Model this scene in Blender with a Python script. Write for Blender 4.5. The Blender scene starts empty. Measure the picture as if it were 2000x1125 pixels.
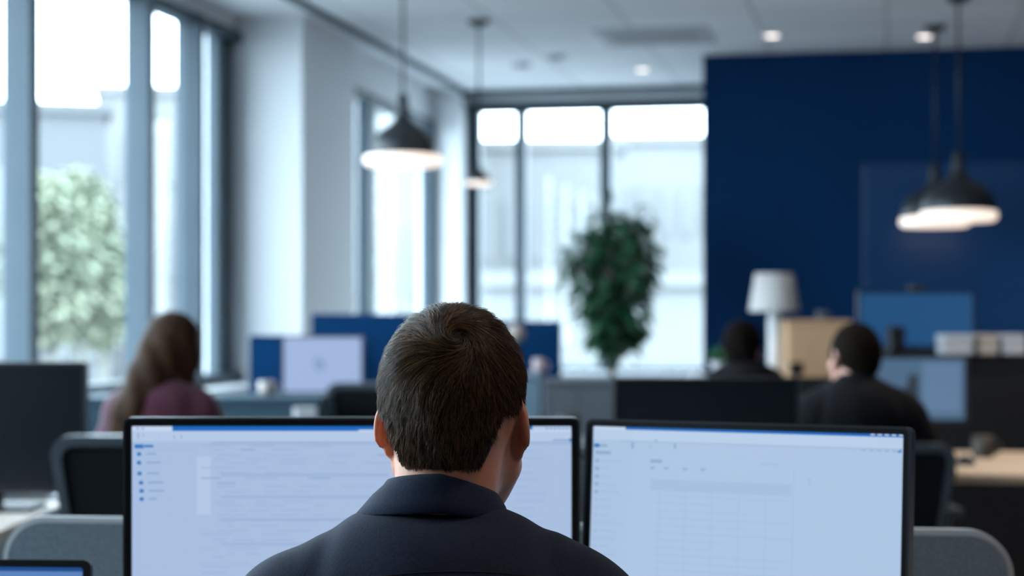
import bpy, bmesh, math, random
import numpy as np
from mathutils import Vector, Matrix
from mathutils.bvhtree import BVHTree

random.seed(7)
rng = np.random.default_rng(11)
S = bpy.context.scene
COL = S.collection
PI = math.pi

# ------------------------------------------------------------------ camera numbers
F = 3600.0                  # focal length in pixels of a 2000 px wide frame
YAW = math.radians(11.5)    # the camera looks 11.5 degrees to the left of the room's long axis
CS, SN = math.cos(YAW), math.sin(YAW)
CAMZ, HOR = 1.26, 620.0
CEIL = 3.0

def W(px, D):
    """floor position of something seen at column px, D metres along the viewing axis"""
    L = (px - 1000.0) / F * D
    return (L * CS - D * SN, L * SN + D * CS)
def LD(L, D):
    return (L * CS - D * SN, L * SN + D * CS)
def ZZ(py, D):
    return CAMZ + (HOR - py) / F * D

# ------------------------------------------------------------------ materials
def mat(name, col, rough=0.6, metal=0.0, spec=0.5, var=None, bump=None, emit=None, sss=None, sheen=0, coat=0, coords='Object'):
    m = bpy.data.materials.new(name); m.use_nodes = True
    nt = m.node_tree; N = nt.nodes; b = N['Principled BSDF']
    b.inputs['Base Color'].default_value = (*col, 1)
    b.inputs['Roughness'].default_value = rough
    b.inputs['Metallic'].default_value = metal
    b.inputs['Specular IOR Level'].default_value = spec
    if sheen:
        b.inputs['Sheen Weight'].default_value = sheen
    if coat:
        b.inputs['Coat Weight'].default_value = coat
    tc = N.new('ShaderNodeTexCoord')
    if var:                                    # (scale, other colour, amount / stretch)
        sc, col2, *st = var
        mp = N.new('ShaderNodeMapping'); nt.links.new(tc.outputs[coords], mp.inputs[0])
        if st: mp.inputs['Scale'].default_value = st[0]
        no = N.new('ShaderNodeTexNoise'); no.inputs['Scale'].default_value = sc; no.inputs['Detail'].default_value = 4
        nt.links.new(mp.outputs[0], no.inputs['Vector'])
        cr = N.new('ShaderNodeValToRGB'); cr.color_ramp.elements[0].position = .35; cr.color_ramp.elements[1].position = .65
        cr.color_ramp.elements[0].color = (*col, 1); cr.color_ramp.elements[1].color = (*col2, 1)
        nt.links.new(no.outputs['Fac'], cr.inputs[0]); nt.links.new(cr.outputs[0], b.inputs['Base Color'])
    if bump:
        sc, stg, *dist = bump
        no = N.new('ShaderNodeTexNoise'); no.inputs['Scale'].default_value = sc; no.inputs['Detail'].default_value = 3
        nt.links.new(tc.outputs[coords], no.inputs['Vector'])
        bp = N.new('ShaderNodeBump'); bp.inputs['Strength'].default_value = stg
        bp.inputs['Distance'].default_value = dist[0] if dist else .002
        nt.links.new(no.outputs['Fac'], bp.inputs['Height']); nt.links.new(bp.outputs[0], b.inputs['Normal'])
    if emit:
        c, s = emit
        b.inputs['Emission Color'].default_value = (*c, 1); b.inputs['Emission Strength'].default_value = s
    if sss:
        b.inputs['Subsurface Weight'].default_value = sss[0]
        b.inputs['Subsurface Radius'].default_value = sss[1]
        b.inputs['Subsurface Scale'].default_value = sss[2]
    return m

def glass_mat():
    m = bpy.data.materials.new('window_glass'); m.use_nodes = True
    nt = m.node_tree; nt.nodes.clear()
    o = nt.nodes.new('ShaderNodeOutputMaterial'); mx = nt.nodes.new('ShaderNodeMixShader')
    t = nt.nodes.new('ShaderNodeBsdfTransparent'); g = nt.nodes.new('ShaderNodeBsdfGlossy')
    t.inputs[0].default_value = (.975, .985, .985, 1); g.inputs['Roughness'].default_value = .03
    mx.inputs[0].default_value = .035
    nt.links.new(t.outputs[0], mx.inputs[1]); nt.links.new(g.outputs[0], mx.inputs[2]); nt.links.new(mx.outputs[0], o.inputs[0])
    return m

def ceiling_mat():
    m = mat('ceiling_tile', (.78, .79, .80), .9)
    nt = m.node_tree; N = nt.nodes
    tc = N.new('ShaderNodeTexCoord'); br = N.new('ShaderNodeTexBrick')
    br.offset = 0; br.inputs['Scale'].default_value = 1; br.inputs['Brick Width'].default_value = .75
    br.inputs['Row Height'].default_value = .75; br.inputs['Mortar Size'].default_value = .014; br.inputs['Mortar Smooth'].default_value = .3
    br.inputs['Color1'].default_value = (.80, .81, .82, 1); br.inputs['Color2'].default_value = (.73, .74, .75, 1)
    br.inputs['Mortar'].default_value = (.55, .56, .57, 1)
    nt.links.new(tc.outputs['Object'], br.inputs['Vector']); nt.links.new(br.outputs[0], N['Principled BSDF'].inputs['Base Color'])
    return m

def emis(name, col, s=1.0):
    return mat(name, (.02, .02, .02), .35, emit=(col, s * .85))

M = {}
M['glass'] = glass_mat()
M['ceiling'] = ceiling_mat()
M['white_wall'] = mat('white_wall_paint', (.80, .81, .82), .85, bump=(120, .05))
M['navy_wall'] = mat('navy_wall_paint', (.0003, .0235, .084), .8, spec=.12, var=(1.3, (.0004, .026, .092)))
M['charcoal_wall'] = mat('charcoal_wall_paint', (.06, .065, .07), .85)
M['navy_board'] = mat('navy_glass_board', (.006, .04, .12), .22, spec=.5)
M['carpet'] = mat('carpet', (.24, .25, .26), .95, var=(60, (.28, .29, .30)), bump=(400, .4))
M['frame_grey'] = mat('window_frame_metal', (.036, .056, .074), .55, spec=.35, var=(3, (.042, .062, .08)))
M['sill_white'] = mat('sill_white', (.72, .74, .76), .5)
M['black_plastic'] = mat('black_plastic', (.004, .005, .007), .5, spec=.3, bump=(300, .05))
M['dark_plastic'] = mat('dark_plastic', (.005, .007, .010), .6, spec=.25)
M['rim_metal'] = mat('dark_rim_metal', (.06, .065, .075), .35, metal=.6)
M['dead_screen'] = mat('dark_screen', (.004, .006, .009), .25)
M['felt'] = mat('grey_felt', (.108, .138, .165), .95, var=(190, (.16, .195, .225)), bump=(500, .5))
M['felt_edge'] = mat('light_felt_edging', (.42, .43, .45), .7)
M['navy_felt'] = mat('navy_felt', (.0012, .026, .085), .95, spec=.1, var=(120, (.0016, .031, .098)), bump=(300, .3))
M['charcoal_felt'] = mat('charcoal_felt', (.012, .013, .015), .95, spec=.1, var=(120, (.015, .016, .018)), bump=(300, .3))
M['grey_cabinet'] = mat('grey_laminate', (.105, .115, .13), .7, spec=.25)
M['pale_cabinet'] = mat('pale_blue_grey_laminate', (.13, .185, .235), .7)
M['blue_grey_laminate'] = mat('blue_grey_laminate', (.030, .058, .080), .7, spec=.2)
M['wood_desk'] = mat('light_oak_top', (.55, .41, .28), .5, var=(6, (.62, .48, .34), (1, 12, 1)))
M['pale_desk'] = mat('pale_birch_top', (.50, .44, .39), .6, var=(6, (.54, .48, .43), (1, 12, 1)))
M['tan_wood'] = mat('tan_wood_veneer', (.50, .30, .165), .6, var=(5, (.56, .35, .20), (14, 14, 1)))
M['black_metal'] = mat('black_metal', (.012, .013, .015), .4, metal=.3)
M['grey_metal'] = mat('grey_metal', (.30, .32, .34), .35, metal=.8)
M['chair_fabric'] = mat('black_chair_fabric', (.006, .007, .009), .9, spec=.15, bump=(350, .4))
M['chair_mesh'] = mat('black_chair_mesh', (.004, .005, .007), .9, spec=.15, bump=(500, .5))
M['chair_frame'] = mat('chair_frame_plastic', (.035, .045, .055), .35)
M['skin'] = mat('skin', (.60, .245, .135), .5, var=(35, (.65, .28, .165)), bump=(260, .12), sss=(.4, (1, .25, .12), .010))
M['skin_pale'] = mat('skin_pale', (.44, .20, .145), .55, sss=(.15, (1, .3, .16), .006))
M['navy_wool'] = mat('navy_wool', (.0065, .0115, .028), .85, spec=.2, sheen=.08, var=(420, (.013, .019, .040)), bump=(650, .5, .0015))
M['navy_collar'] = mat('navy_wool_collar', (.0055, .0115, .030), .85, spec=.2, sheen=.08, var=(420, (.010, .019, .044)), bump=(650, .45, .0015))
M['stitch'] = mat('navy_stitching', (.004, .005, .010), .8)
M['trouser'] = mat('dark_trouser', (.012, .013, .016), .9, bump=(400, .3))
M['black_suit'] = mat('black_suit_wool', (.007, .0075, .010), .9, spec=.15, bump=(400, .3))
M['maroon_knit'] = mat('maroon_knit', (.055, .013, .026), .9, spec=.2, bump=(220, .5), sheen=.2)
M['dark_top'] = mat('dark_top_cloth', (.008, .0075, .009), .9, spec=.15, bump=(300, .3))
M['shoe'] = mat('black_leather', (.01, .01, .01), .3)
M['eye'] = mat('eye_white', (.7, .7, .7), .2)
M['scalp_hair'] = mat('brown_hair_mass', (.008, .0045, .0025), .7, spec=.2, var=(40, (.013, .007, .004), (3, 3, .6)), bump=(200, .5))
M['dark_hair'] = mat('dark_brown_hair', (.004, .0028, .002), .85, spec=.05, var=(30, (.009, .0055, .0035), (3, 3, .4)), bump=(120, .6))
M['long_hair'] = mat('long_brown_hair', (.014, .0055, .0022), .75, spec=.12, var=(26, (.036, .016, .007), (3, 3, .25)), bump=(90, .6))
M['black_hair'] = mat('black_hair', (.003, .0022, .0018), .85, spec=.05, var=(30, (.006, .004, .003), (3, 3, .4)))
M['pendant_black'] = mat('pendant_black', (.018, .021, .025), .42, metal=.2)
M['pendant_glow'] = mat('opal_diffuser', (.8, .75, .7), .4, emit=((1.0, .80, .66), .98))
M['downlight_glow'] = mat('downlight_glow', (.8, .8, .8), .4, emit=((1.0, .86, .78), 4.0))
M['white_plastic'] = mat('white_plastic', (.72, .72, .72), .4)
M['lamp_shade'] = mat('lamp_shade_linen', (.46, .455, .45), .8, bump=(300, .3))
M['box_white'] = mat('white_card', (.46, .46, .48), .7)
M['box_beige'] = mat('beige_card', (.44, .38, .32), .7)
M['pink'] = mat('pale_pink_glaze', (.36, .28, .29), .4)
M['beige'] = mat('beige_glaze', (.30, .255, .225), .4)
M['brown_dark'] = mat('dark_brown_leather', (.030, .026, .020), .6)
M['leaf'] = mat('ficus_leaf', (.014, .075, .034), .4, var=(8, (.035, .13, .06)))
M['leaf_light'] = mat('small_plant_leaf', (.03, .14, .05), .5)
M['bark'] = mat('bark', (.16, .14, .12), .85, bump=(60, .6))
M['street_bark'] = mat('street_tree_bark', (.11, .11, .10), .9)
M['pot'] = mat('grey_pot', (.30, .31, .32), .6)
M['soil'] = mat('soil', (.03, .02, .015), .95, bump=(100, .6))
M['vent'] = mat('vent_grey', (.46, .47, .49), .6)
M['vent_dark'] = mat('vent_slot_dark', (.34, .35, .36), .7)
M['facade_a'] = mat('pale_facade', (.128, .129, .130), .8, var=(.6, (.136, .137, .138)))
M['facade_b'] = mat('grey_facade', (.090, .093, .098), .8, var=(.5, (.097, .10, .105)))
M['facade_c'] = mat('white_facade', (.135, .135, .135), .8, var=(.5, (.142, .142, .142)))
M['far_window'] = mat('far_window_glass', (.115, .12, .125), .5)
M['tree_leaf'] = mat('street_tree_leaf', (.175, .20, .145), .9, spec=.1, var=(1.2, (.215, .225, .165)))
M['street'] = mat('street', (.17, .175, .18), .9, var=(2, (.20, .205, .21)))

# ------------------------------------------------------------------ object helpers
def tag(o, label=None, cat=None, group=None, kind=None):
    if label: o['label'] = label
    if cat: o['category'] = cat
    if group: o['group'] = group
    if kind: o['kind'] = kind
    return o

def empty(name, loc, rz=0, label=None, cat=None, group=None):
    o = bpy.data.objects.new(name, None); COL.objects.link(o)
    o.location = loc; o.rotation_euler = (0, 0, rz); o.empty_display_size = .1
    return tag(o, label, cat, group)

def copy_tree(o, parent=None):
    c = o.copy(); COL.objects.link(c); c.parent = parent
    for ch in list(o.children): copy_tree(ch, c)
    return c

class MB:
    """collects shapes into one mesh"""
    def __init__(self): self.bm = bmesh.new()
    def _mi(self, fs, mi):
        for f in fs: f.material_index = mi
    def box(self, c, s, bev=0, seg=2, rot=None, mi=0):
        b = bmesh.new(); bmesh.ops.create_cube(b, size=1)
        bmesh.ops.scale(b, vec=s, verts=b.verts)
        if bev: bmesh.ops.bevel(b, geom=b.edges[:], offset=bev, segments=seg, profile=.5, affect='EDGES')
        T = Matrix.Translation(c)
        if rot is not None: T = T @ rot
        return self._join(b, T, mi)
    def _join(self, b, T, mi):
        b.verts.index_update()
        vs = [self.bm.verts.new(T @ v.co) for v in b.verts]
        for f in b.faces:
            nf = self.bm.faces.new([vs[v.index] for v in f.verts]); nf.material_index = mi; nf.smooth = f.smooth
        b.free(); return self
    def lathe(self, prof, c=(0, 0, 0), n=40, mi=0, T=None, smooth=True):
        """prof: list of (r, z)"""
        T = (T or Matrix.Identity(4)); rings = []
        for r, z in prof:
            if r < 1e-6: rings.append([self.bm.verts.new(T @ Vector((c[0], c[1], c[2] + z)))])
            else: rings.append([self.bm.verts.new(T @ Vector((c[0] + r * math.cos(2 * PI * k / n), c[1] + r * math.sin(2 * PI * k / n), c[2] + z))) for k in range(n)])
        for a, b in zip(rings, rings[1:]):
            for k in range(n):
                k2 = (k + 1) % n
                if len(a) == 1 and len(b) == 1: continue
                if len(a) == 1: vs = [a[0], b[k2], b[k]]
                elif len(b) == 1: vs = [a[k], a[k2], b[0]]
                else: vs = [a[k], a[k2], b[k2], b[k]]
                f = self.bm.faces.new(vs); f.smooth = smooth; f.material_index = mi
        return self
    def tube(self, pts, r, n=10, mi=0, cap=True):
        pts = [Vector(p) for p in pts]; rs = r if isinstance(r, (list, tuple)) else [r] * len(pts)
        rings = []; up = None
        for i, p in enumerate(pts):
            d = (pts[min(i + 1, len(pts) - 1)] - pts[max(i - 1, 0)]).normalized()
            if up is None: up = d.orthogonal().normalized()
            x = (up - d * up.dot(d))
            x = x.normalized() if x.length > 1e-6 else d.orthogonal().normalized()
            up = x; y = d.cross(x)
            rings.append([self.bm.verts.new(p + rs[i] * (math.cos(2 * PI * k / n) * x + math.sin(2 * PI * k / n) * y)) for k in range(n)])
        for a, b in zip(rings, rings[1:]):
            for k in range(n):
                f = self.bm.faces.new([a[k], a[(k + 1) % n], b[(k + 1) % n], b[k]]); f.smooth = True; f.material_index = mi
        if cap:
            f = self.bm.faces.new(rings[0][::-1]); f.material_index = mi
            f = self.bm.faces.new(rings[-1]); f.material_index = mi
        return self
    def prism(self, outline, y0, y1, mi=0):
        """outline in (x, z), extruded along y"""
        a = [self.bm.verts.new((x, y0, z)) for x, z in outline]; b = [self.bm.verts.new((x, y1, z)) for x, z in outline]
        n = len(a)
        fs = [self.bm.faces.new(a), self.bm.faces.new(b[::-1])]
        for k in range(n): fs.append(self.bm.faces.new([a[k], b[k], b[(k + 1) % n], a[(k + 1) % n]]))
        self._mi(fs, mi); return self
    def ring(self, outer, inner, y0, y1, mi=0):
        """frame between two outlines with equal counts"""
        n = len(outer)
        q = [[self.bm.verts.new((x, y, z)) for x, z in o] for o in (outer, inner) for y in (y0, y1)]
        o0, o1, i0, i1 = q
        for k in range(n):
            j = (k + 1) % n
            for vs in ([o0[k], o0[j], i0[j], i0[k]], [o1[j], o1[k], i1[k], i1[j]], [o0[j], o0[k], o1[k], o1[j]], [i0[k], i0[j], i1[j], i1[k]]):
                f = self.bm.faces.new(vs); f.material_index = mi
        return self
    def quad(self, pts, mi=0):
        f = self.bm.faces.new([self.bm.verts.new(p) for p in pts]); f.material_index = mi; return self
    def build(self, name, mats, parent=None, smooth=False):
        bmesh.ops.recalc_face_normals(self.bm, faces=self.bm.faces[:])
        me = bpy.data.meshes.new(name); self.bm.to_mesh(me); self.bm.free()
        for m in (mats if isinstance(mats, list) else [mats]): me.materials.append(m)
        if smooth:
            for p in me.polygons: p.use_smooth = True
        o = bpy.data.objects.new(name, me); COL.objects.link(o)
        if parent: o.parent = parent
        return o

def rrect(w0, w1, z0, z1, r, n=6, corners=(1, 1, 1, 1)):
    """rounded rectangle outline; corners: bottom-left, bottom-right, top-right, top-left"""
    out = []
    for (cx, cz, a0, on) in ((w0 + r, z0 + r, PI, corners[0]), (w1 - r, z0 + r, 1.5 * PI, corners[1]), (w1 - r, z1 - r, 0, corners[2]), (w0 + r, z1 - r, .5 * PI, corners[3])):
        for k in range(n + 1):
            a = a0 + .5 * PI * k / n
            if on: out.append((cx + r * math.cos(a), cz + r * math.sin(a)))
            else:
                t = r * (1 / max(abs(math.cos(a)), abs(math.sin(a))))
                out.append((cx + t * math.cos(a), cz + t * math.sin(a)))
    return out

def struct(o): o['kind'] = 'structure'; return o

# ================================================================== THE ROOM
XW = -3.7          # glazing plane of the long window wall
XR, YB, YF = 5.0, 14.0, -4.0
b = MB(); b.box(((XW - .3 + XR + .2) / 2, (YF + YB) / 2, -.05), (XR + .2 - XW + .3, YB - YF + .8, .1))
struct(b.build('floor', M['carpet']))
b = MB(); b.box(((XW - .2 + XR + .2) / 2, (YF + YB) / 2, CEIL + .05), (XR + .2 - XW + .2, YB - YF + .8, .1))
struct(b.build('ceiling', M['ceiling']))
b = MB(); b.box((XR + .1, (YF + YB) / 2, CEIL / 2), (.2, YB - YF, CEIL)); struct(b.build('wall_right', M['navy_wall']))
b = MB(); b.box(((XW + XR) / 2, YF - .1, CEIL / 2), (XR - XW, .2, CEIL)); struct(b.build('wall_front', M['charcoal_wall']))

SILL, HEAD = .85, 2.91
WY0 = .5           # where the long run of windows begins
# column between the two runs of windows
COLX, COLY0, COLY1 = -3.30, 10.16, 11.23
b = MB(); b.box(((COLX - 4.0) / 2, (COLY0 + COLY1) / 2, CEIL / 2), (COLX + 4.0, COLY1 - COLY0, CEIL - .001))
struct(b.build('wall_column', M['white_wall']))
# long window wall: parapet, head, frames, panes
b = MB(); b.box((XW - .1, (WY0 + COLY0) / 2, SILL / 2), (.2, COLY0 - WY0, SILL)); b.box((XW - .1, (WY0 + COLY0) / 2, (HEAD + CEIL) / 2), (.2, COLY0 - WY0, CEIL - HEAD))
b.box((XW - .1, (YF + WY0) / 2, CEIL / 2), (.2, WY0 - YF, CEIL))
struct(b.build('wall_left', M['white_wall']))
b = MB(); b.box((XW + .07, (WY0 + COLY0) / 2, SILL + .015), (.30, COLY0 - WY0, .03), .006); struct(b.build('trim_1', M['sill_white']))
mull = [.55, 1.5, 2.5, 3.7, 4.9, 6.1, 7.41, 8.71, 9.475]
b = MB(); b.box((XW - .04, 9.50, (SILL + HEAD) / 2 + .015), (.08, .15, HEAD - SILL - .03), .004)
for y in mull: b.box((XW + (.02 if 7 < y < 9 else -.01), y, (SILL + HEAD) / 2 + .015), (.13, .082, HEAD - SILL - .03), .004)
b.box((XW - .05, 10.03, (SILL + HEAD) / 2 + .015), (.07, .25, HEAD - SILL - .03), .004)
for z in (SILL + .065, HEAD - .03): b.box((XW - .01, (WY0 + COLY0) / 2, z), (.10, COLY0 - WY0, .06), .004)
win1 = struct(b.build('window_1', M['frame_grey']))
ys = mull + [10.06]
for i, (a, c) in enumerate(zip(ys, ys[1:])):
    m_ = MB(); m_.box((XW - .01, (a + c) / 2, (SILL + HEAD) / 2), (.008, c - a - .02, HEAD - SILL - .04)); m_.build('pane', M['glass'], win1)

# run beyond the column
X2, HEAD2 = -3.42, 2.76
b = MB(); b.box((X2 - .1, (COLY1 + YB) / 2, SILL / 2), (.2, YB - COLY1, SILL)); b.box((X2 - .1, (COLY1 + YB) / 2, (HEAD2 + CEIL) / 2), (.2, YB - COLY1, CEIL - HEAD2))
b.box((X2 + .06, 13.84, CEIL / 2), (.33, .32, CEIL - .002))
struct(b.build('wall_alcove', M['white_wall']))
b = MB()
for y0, y1 in ((11.23, 11.50), (11.86, 12.02), (13.58, 13.69)): b.box((X2 - .005, (y0 + y1) / 2, (SILL + HEAD2) / 2), (.09, y1 - y0, HEAD2 - SILL), .004)
for z in (SILL + .03, HEAD2 - .03): b.box((X2 - .005, (11.23 + 13.69) / 2, z), (.08, 2.46, .06), .004)
win2 = struct(b.build('window_2', M['frame_grey']))
for a, c in ((11.48, 11.88), (12.0, 13.6)):
    m_ = MB(); m_.box((X2 - .02, (a + c) / 2, (SILL + HEAD2) / 2), (.008, c - a, HEAD2 - SILL - .04)); m_.build('pane', M['glass'], win2)

# back wall
def backx(px): return -YB * math.tan(YAW - math.atan((px - 1000) / F))
XE = W(1376, 12.33)[0]
BX0, BX1 = X2, -.55
BSILL, BHEAD = .82, 2.915
b = MB()
b.box(((BX0 + BX1) / 2, YB + .1, BSILL / 2), (BX1 - BX0, .2, BSILL)); b.box(((BX0 + BX1) / 2, YB + .1, (BHEAD + CEIL) / 2), (BX1 - BX0, .2, CEIL - BHEAD))
b.box(((BX1 + XR) / 2, YB + .1, CEIL / 2), (XR - BX1, .2, CEIL))
struct(b.build('wall_back', M['white_wall']))
b = MB(); edges = [(-3.35, backx(938)), (backx(1008), backx(1028)), (backx(1173), backx(1195)), (backx(1376), BX1)]
for x0, x1 in edges: b.box(((x0 + x1) / 2, YB + .02, (BSILL + BHEAD) / 2), (x1 - x0, .12, BHEAD - BSILL), .004)
for z, h_ in ((BSILL + .03, .06), (BHEAD - .03, .07)): b.box(((BX0 + BX1) / 2, YB + .02, z), (BX1 - BX0, .10, h_), .004)
win3 = struct(b.build('window_3', M['frame_grey']))
for (a0, a1), (c0, c1) in zip(edges, edges[1:]):
    m_ = MB(); m_.box(((a1 + c0) / 2, YB + .05, (BSILL + BHEAD) / 2), (c0 - a1 + .02, .008, BHEAD - BSILL - .04)); m_.build('pane', M['glass'], win3)
b = MB(); b.box(((BX0 + BX1) / 2, YB - .06, BSILL + .015), (BX1 - BX0, .16, .03), .006); struct(b.build('trim_2', M['sill_white']))
# dark ceiling track along the windows
b = MB(); b.box((-3.16, (YF + 13.6) / 2, CEIL - .012), (.05, 13.6 - YF, .024)); struct(b.build('trim_3', M['frame_grey']))
b = MB(); b.box(((-3.2 + XE) / 2, 13.80, CEIL - .02), (XE + 3.2, .10, .04)); struct(b.build('trim_4', M['frame_grey']))

# navy partition wall
NY = 12.24
b = MB(); b.box(((XE + XR) / 2, NY + .1, CEIL / 2), (XR - XE, .2, CEIL - .002)); struct(b.build('wall_navy', M['navy_wall']))
b = MB(); b.box(((XE + XR) / 2 , NY - .008, .05), (XR - XE, .016, .10)); struct(b.build('baseboard_navy', M['navy_wall']))
x0 = W(1686, 12.0)[0]
t = empty('wall_board', (x0, NY, 1.12), 0, 'wide navy glass board on the navy wall behind the right pendant lamps', 'board')
b = MB(); b.box((.55, -.014, .57), (1.1, .012, 1.14), .003); b.build('glass_panel', M['navy_board'], t)
b = MB()
for xx in (.06, 1.04):
    for zz in (.06, 1.08): b.box((xx, -.0045, zz), (.03, .009, .03))
b.build('mount', M['black_metal'], t)

# ------------------------------------------------------------------ ceiling fittings
def downlight(px, py, label):
    D = (CEIL - CAMZ) * F / (HOR - py); x, y = W(px, D)
    t = empty('downlight', (x, y, CEIL), 0, label, 'ceiling light', 'recessed ceiling downlights')
    b = MB(); b.lathe([(.075, 0), (.075, -.008), (.052, -.010), (.05, -.002), (.05, 0)], n=32); b.build('trim_ring', M['white_plastic'], t)
    b = MB(); b.lathe([(0, -.004), (.05, -.004), (.05, -.001), (0, -.001)], n=32); b.build('diffuser', M['downlight_glow'], t)
downlight(1255, 135, 'recessed downlight in the white ceiling nearest the back windows')
downlight(1508, 68, 'recessed downlight in the ceiling above the navy wall, beside no pendant')
downlight(1805, 70, 'recessed downlight in the ceiling beside the right pendant lamp canopies')
D0 = 11.4; x, y = W(1280, D0)
t = empty('ceiling_vent', (x, y, CEIL), 0, 'grey square ceiling vent above the potted tree', 'vent')
b = MB(); b.box((0, 0, -.003), (.70, .74, .006), .002); b.build('frame', M['vent'], t)
for k in range(7):
    b = MB(); b.box((0, -.24 + .08 * k, -.008), (.56, .030, .005)); b.build('slat', M['vent_dark'], t)
for px, py, lab in ((1018, 125, 'dark round ceiling speaker, the one nearer the small pendant'), (1085, 110, 'dark round ceiling speaker, the one nearer the grey vent')):
    D = (CEIL - CAMZ) * F / (HOR - py); x, y = W(px, D)
    t = empty('ceiling_speaker', (x, y, CEIL), 0, lab, 'speaker', 'ceiling speakers')
    b = MB(); b.lathe([(.07, 0), (.07, -.012), (.06, -.016), (0, -.016)], n=28); b.build('rim', M['vent'], t)
    b = MB(); b.lathe([(0, -.022), (.045, -.022), (.05, -.016), (0, -.016)], n=28); b.build('grille', M['vent_dark'], t)

# ------------------------------------------------------------------ pendant lamps
def pendant_root(R, label, group='black dome pendant lamps', dome=.84):
    k = R / .21
    t = empty('pendant_lamp', (0, 0, 0), 0, label, 'pendant lamp', group)
    prof = [(.203 * dome, .070), (.205 * dome, .09), (.198 * dome, .125), (.182 * dome, .158), (.155 * dome, .188), (.120 * dome, .212), (.085 * dome, .230), (.052, .248), (.037, .272), (.031, .305), (.028, .375), (.020, .388), (.008, .392)]
    inner = [(.008, .386), (.022, .37), (.026, .30), (.034, .262), (.11 * dome, .21), (.165 * dome, .16), (.197 * dome, .085), (.203 * dome, .070)]
    b = MB(); b.lathe([(r * k, z * k) for r, z in prof + inner], n=56); b.build('shade', M['pendant_black'], t)
    b = MB(); b.lathe([(0, .012 * k), (.185 * k, .012 * k), (.200 * k, .020 * k), (.206 * k, .036 * k), (.206 * k, .050 * k), (.200 * k, .064 * k), (.15 * k, .072 * k), (0, .072 * k)], n=56)
    b.build('diffuser', M['pendant_glow'], t)
    return t
def finish_pendant(t, px, D, z, R):
    k = R / .21; x, y = W(px, D); t.location = (x, y, z)
    b = MB(); b.tube([(0, 0, .385 * k), (0, 0, CEIL - z - .02)], .007, 8); b.build('cord', M['pendant_black'], t)
    b = MB(); b.lathe([(0, -.035), (.03, -.035), (.06, -.022), (.065, 0), (0, 0)], (0, 0, CEIL - z), n=28); b.build('ceiling_canopy', M['pendant_black'], t)
p1 = pendant_root(.21, 'black dome pendant lamp hanging in front of the white column and window')
p2 = pendant_root(.21, 'black dome pendant lamp against the navy wall, the nearer of the overlapping pair', dome=.97)
p3 = copy_tree(p2); p3['label'] = 'black dome pendant lamp against the navy wall, half hidden behind the nearer one'
finish_pendant(p1, 787, 9.7, 2.045, .21)
finish_pendant(p2, 1872, 10.0, 1.77, .21)
finish_pendant(p3, 1826, 11.0, 1.79, .21)
p4 = pendant_root(.078, 'small black pendant lamp hanging before the left end of the back windows', 'black dome pendant lamps')
finish_pendant(p4, 935, 10.8, 2.03, .078)

# ------------------------------------------------------------------ desks, monitors, chairs
def desk(name, label, cx, cy, w, d, z, rz, top, leg=None):
    t = empty(name, (cx, cy, 0), rz, label, 'desk')
    b = MB(); b.box((0, 0, z - .015), (w, d, .03), .004); b.build('desktop', top, t)
    for sx in (-1, 1):
        for sy in (-1, 1):
            m_ = MB(); m_.box((sx * (w / 2 - .06), sy * (d / 2 - .06), (z - .03) / 2), (.05, .05, z - .03), .003); m_.build('leg', leg or M['black_metal'], t)
    b = MB()
    b.box((0, d / 2 - .06, z - .06), (w - .17, .03, .06)); b.build('crossbar', leg or M['black_metal'], t)
    return t

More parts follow.
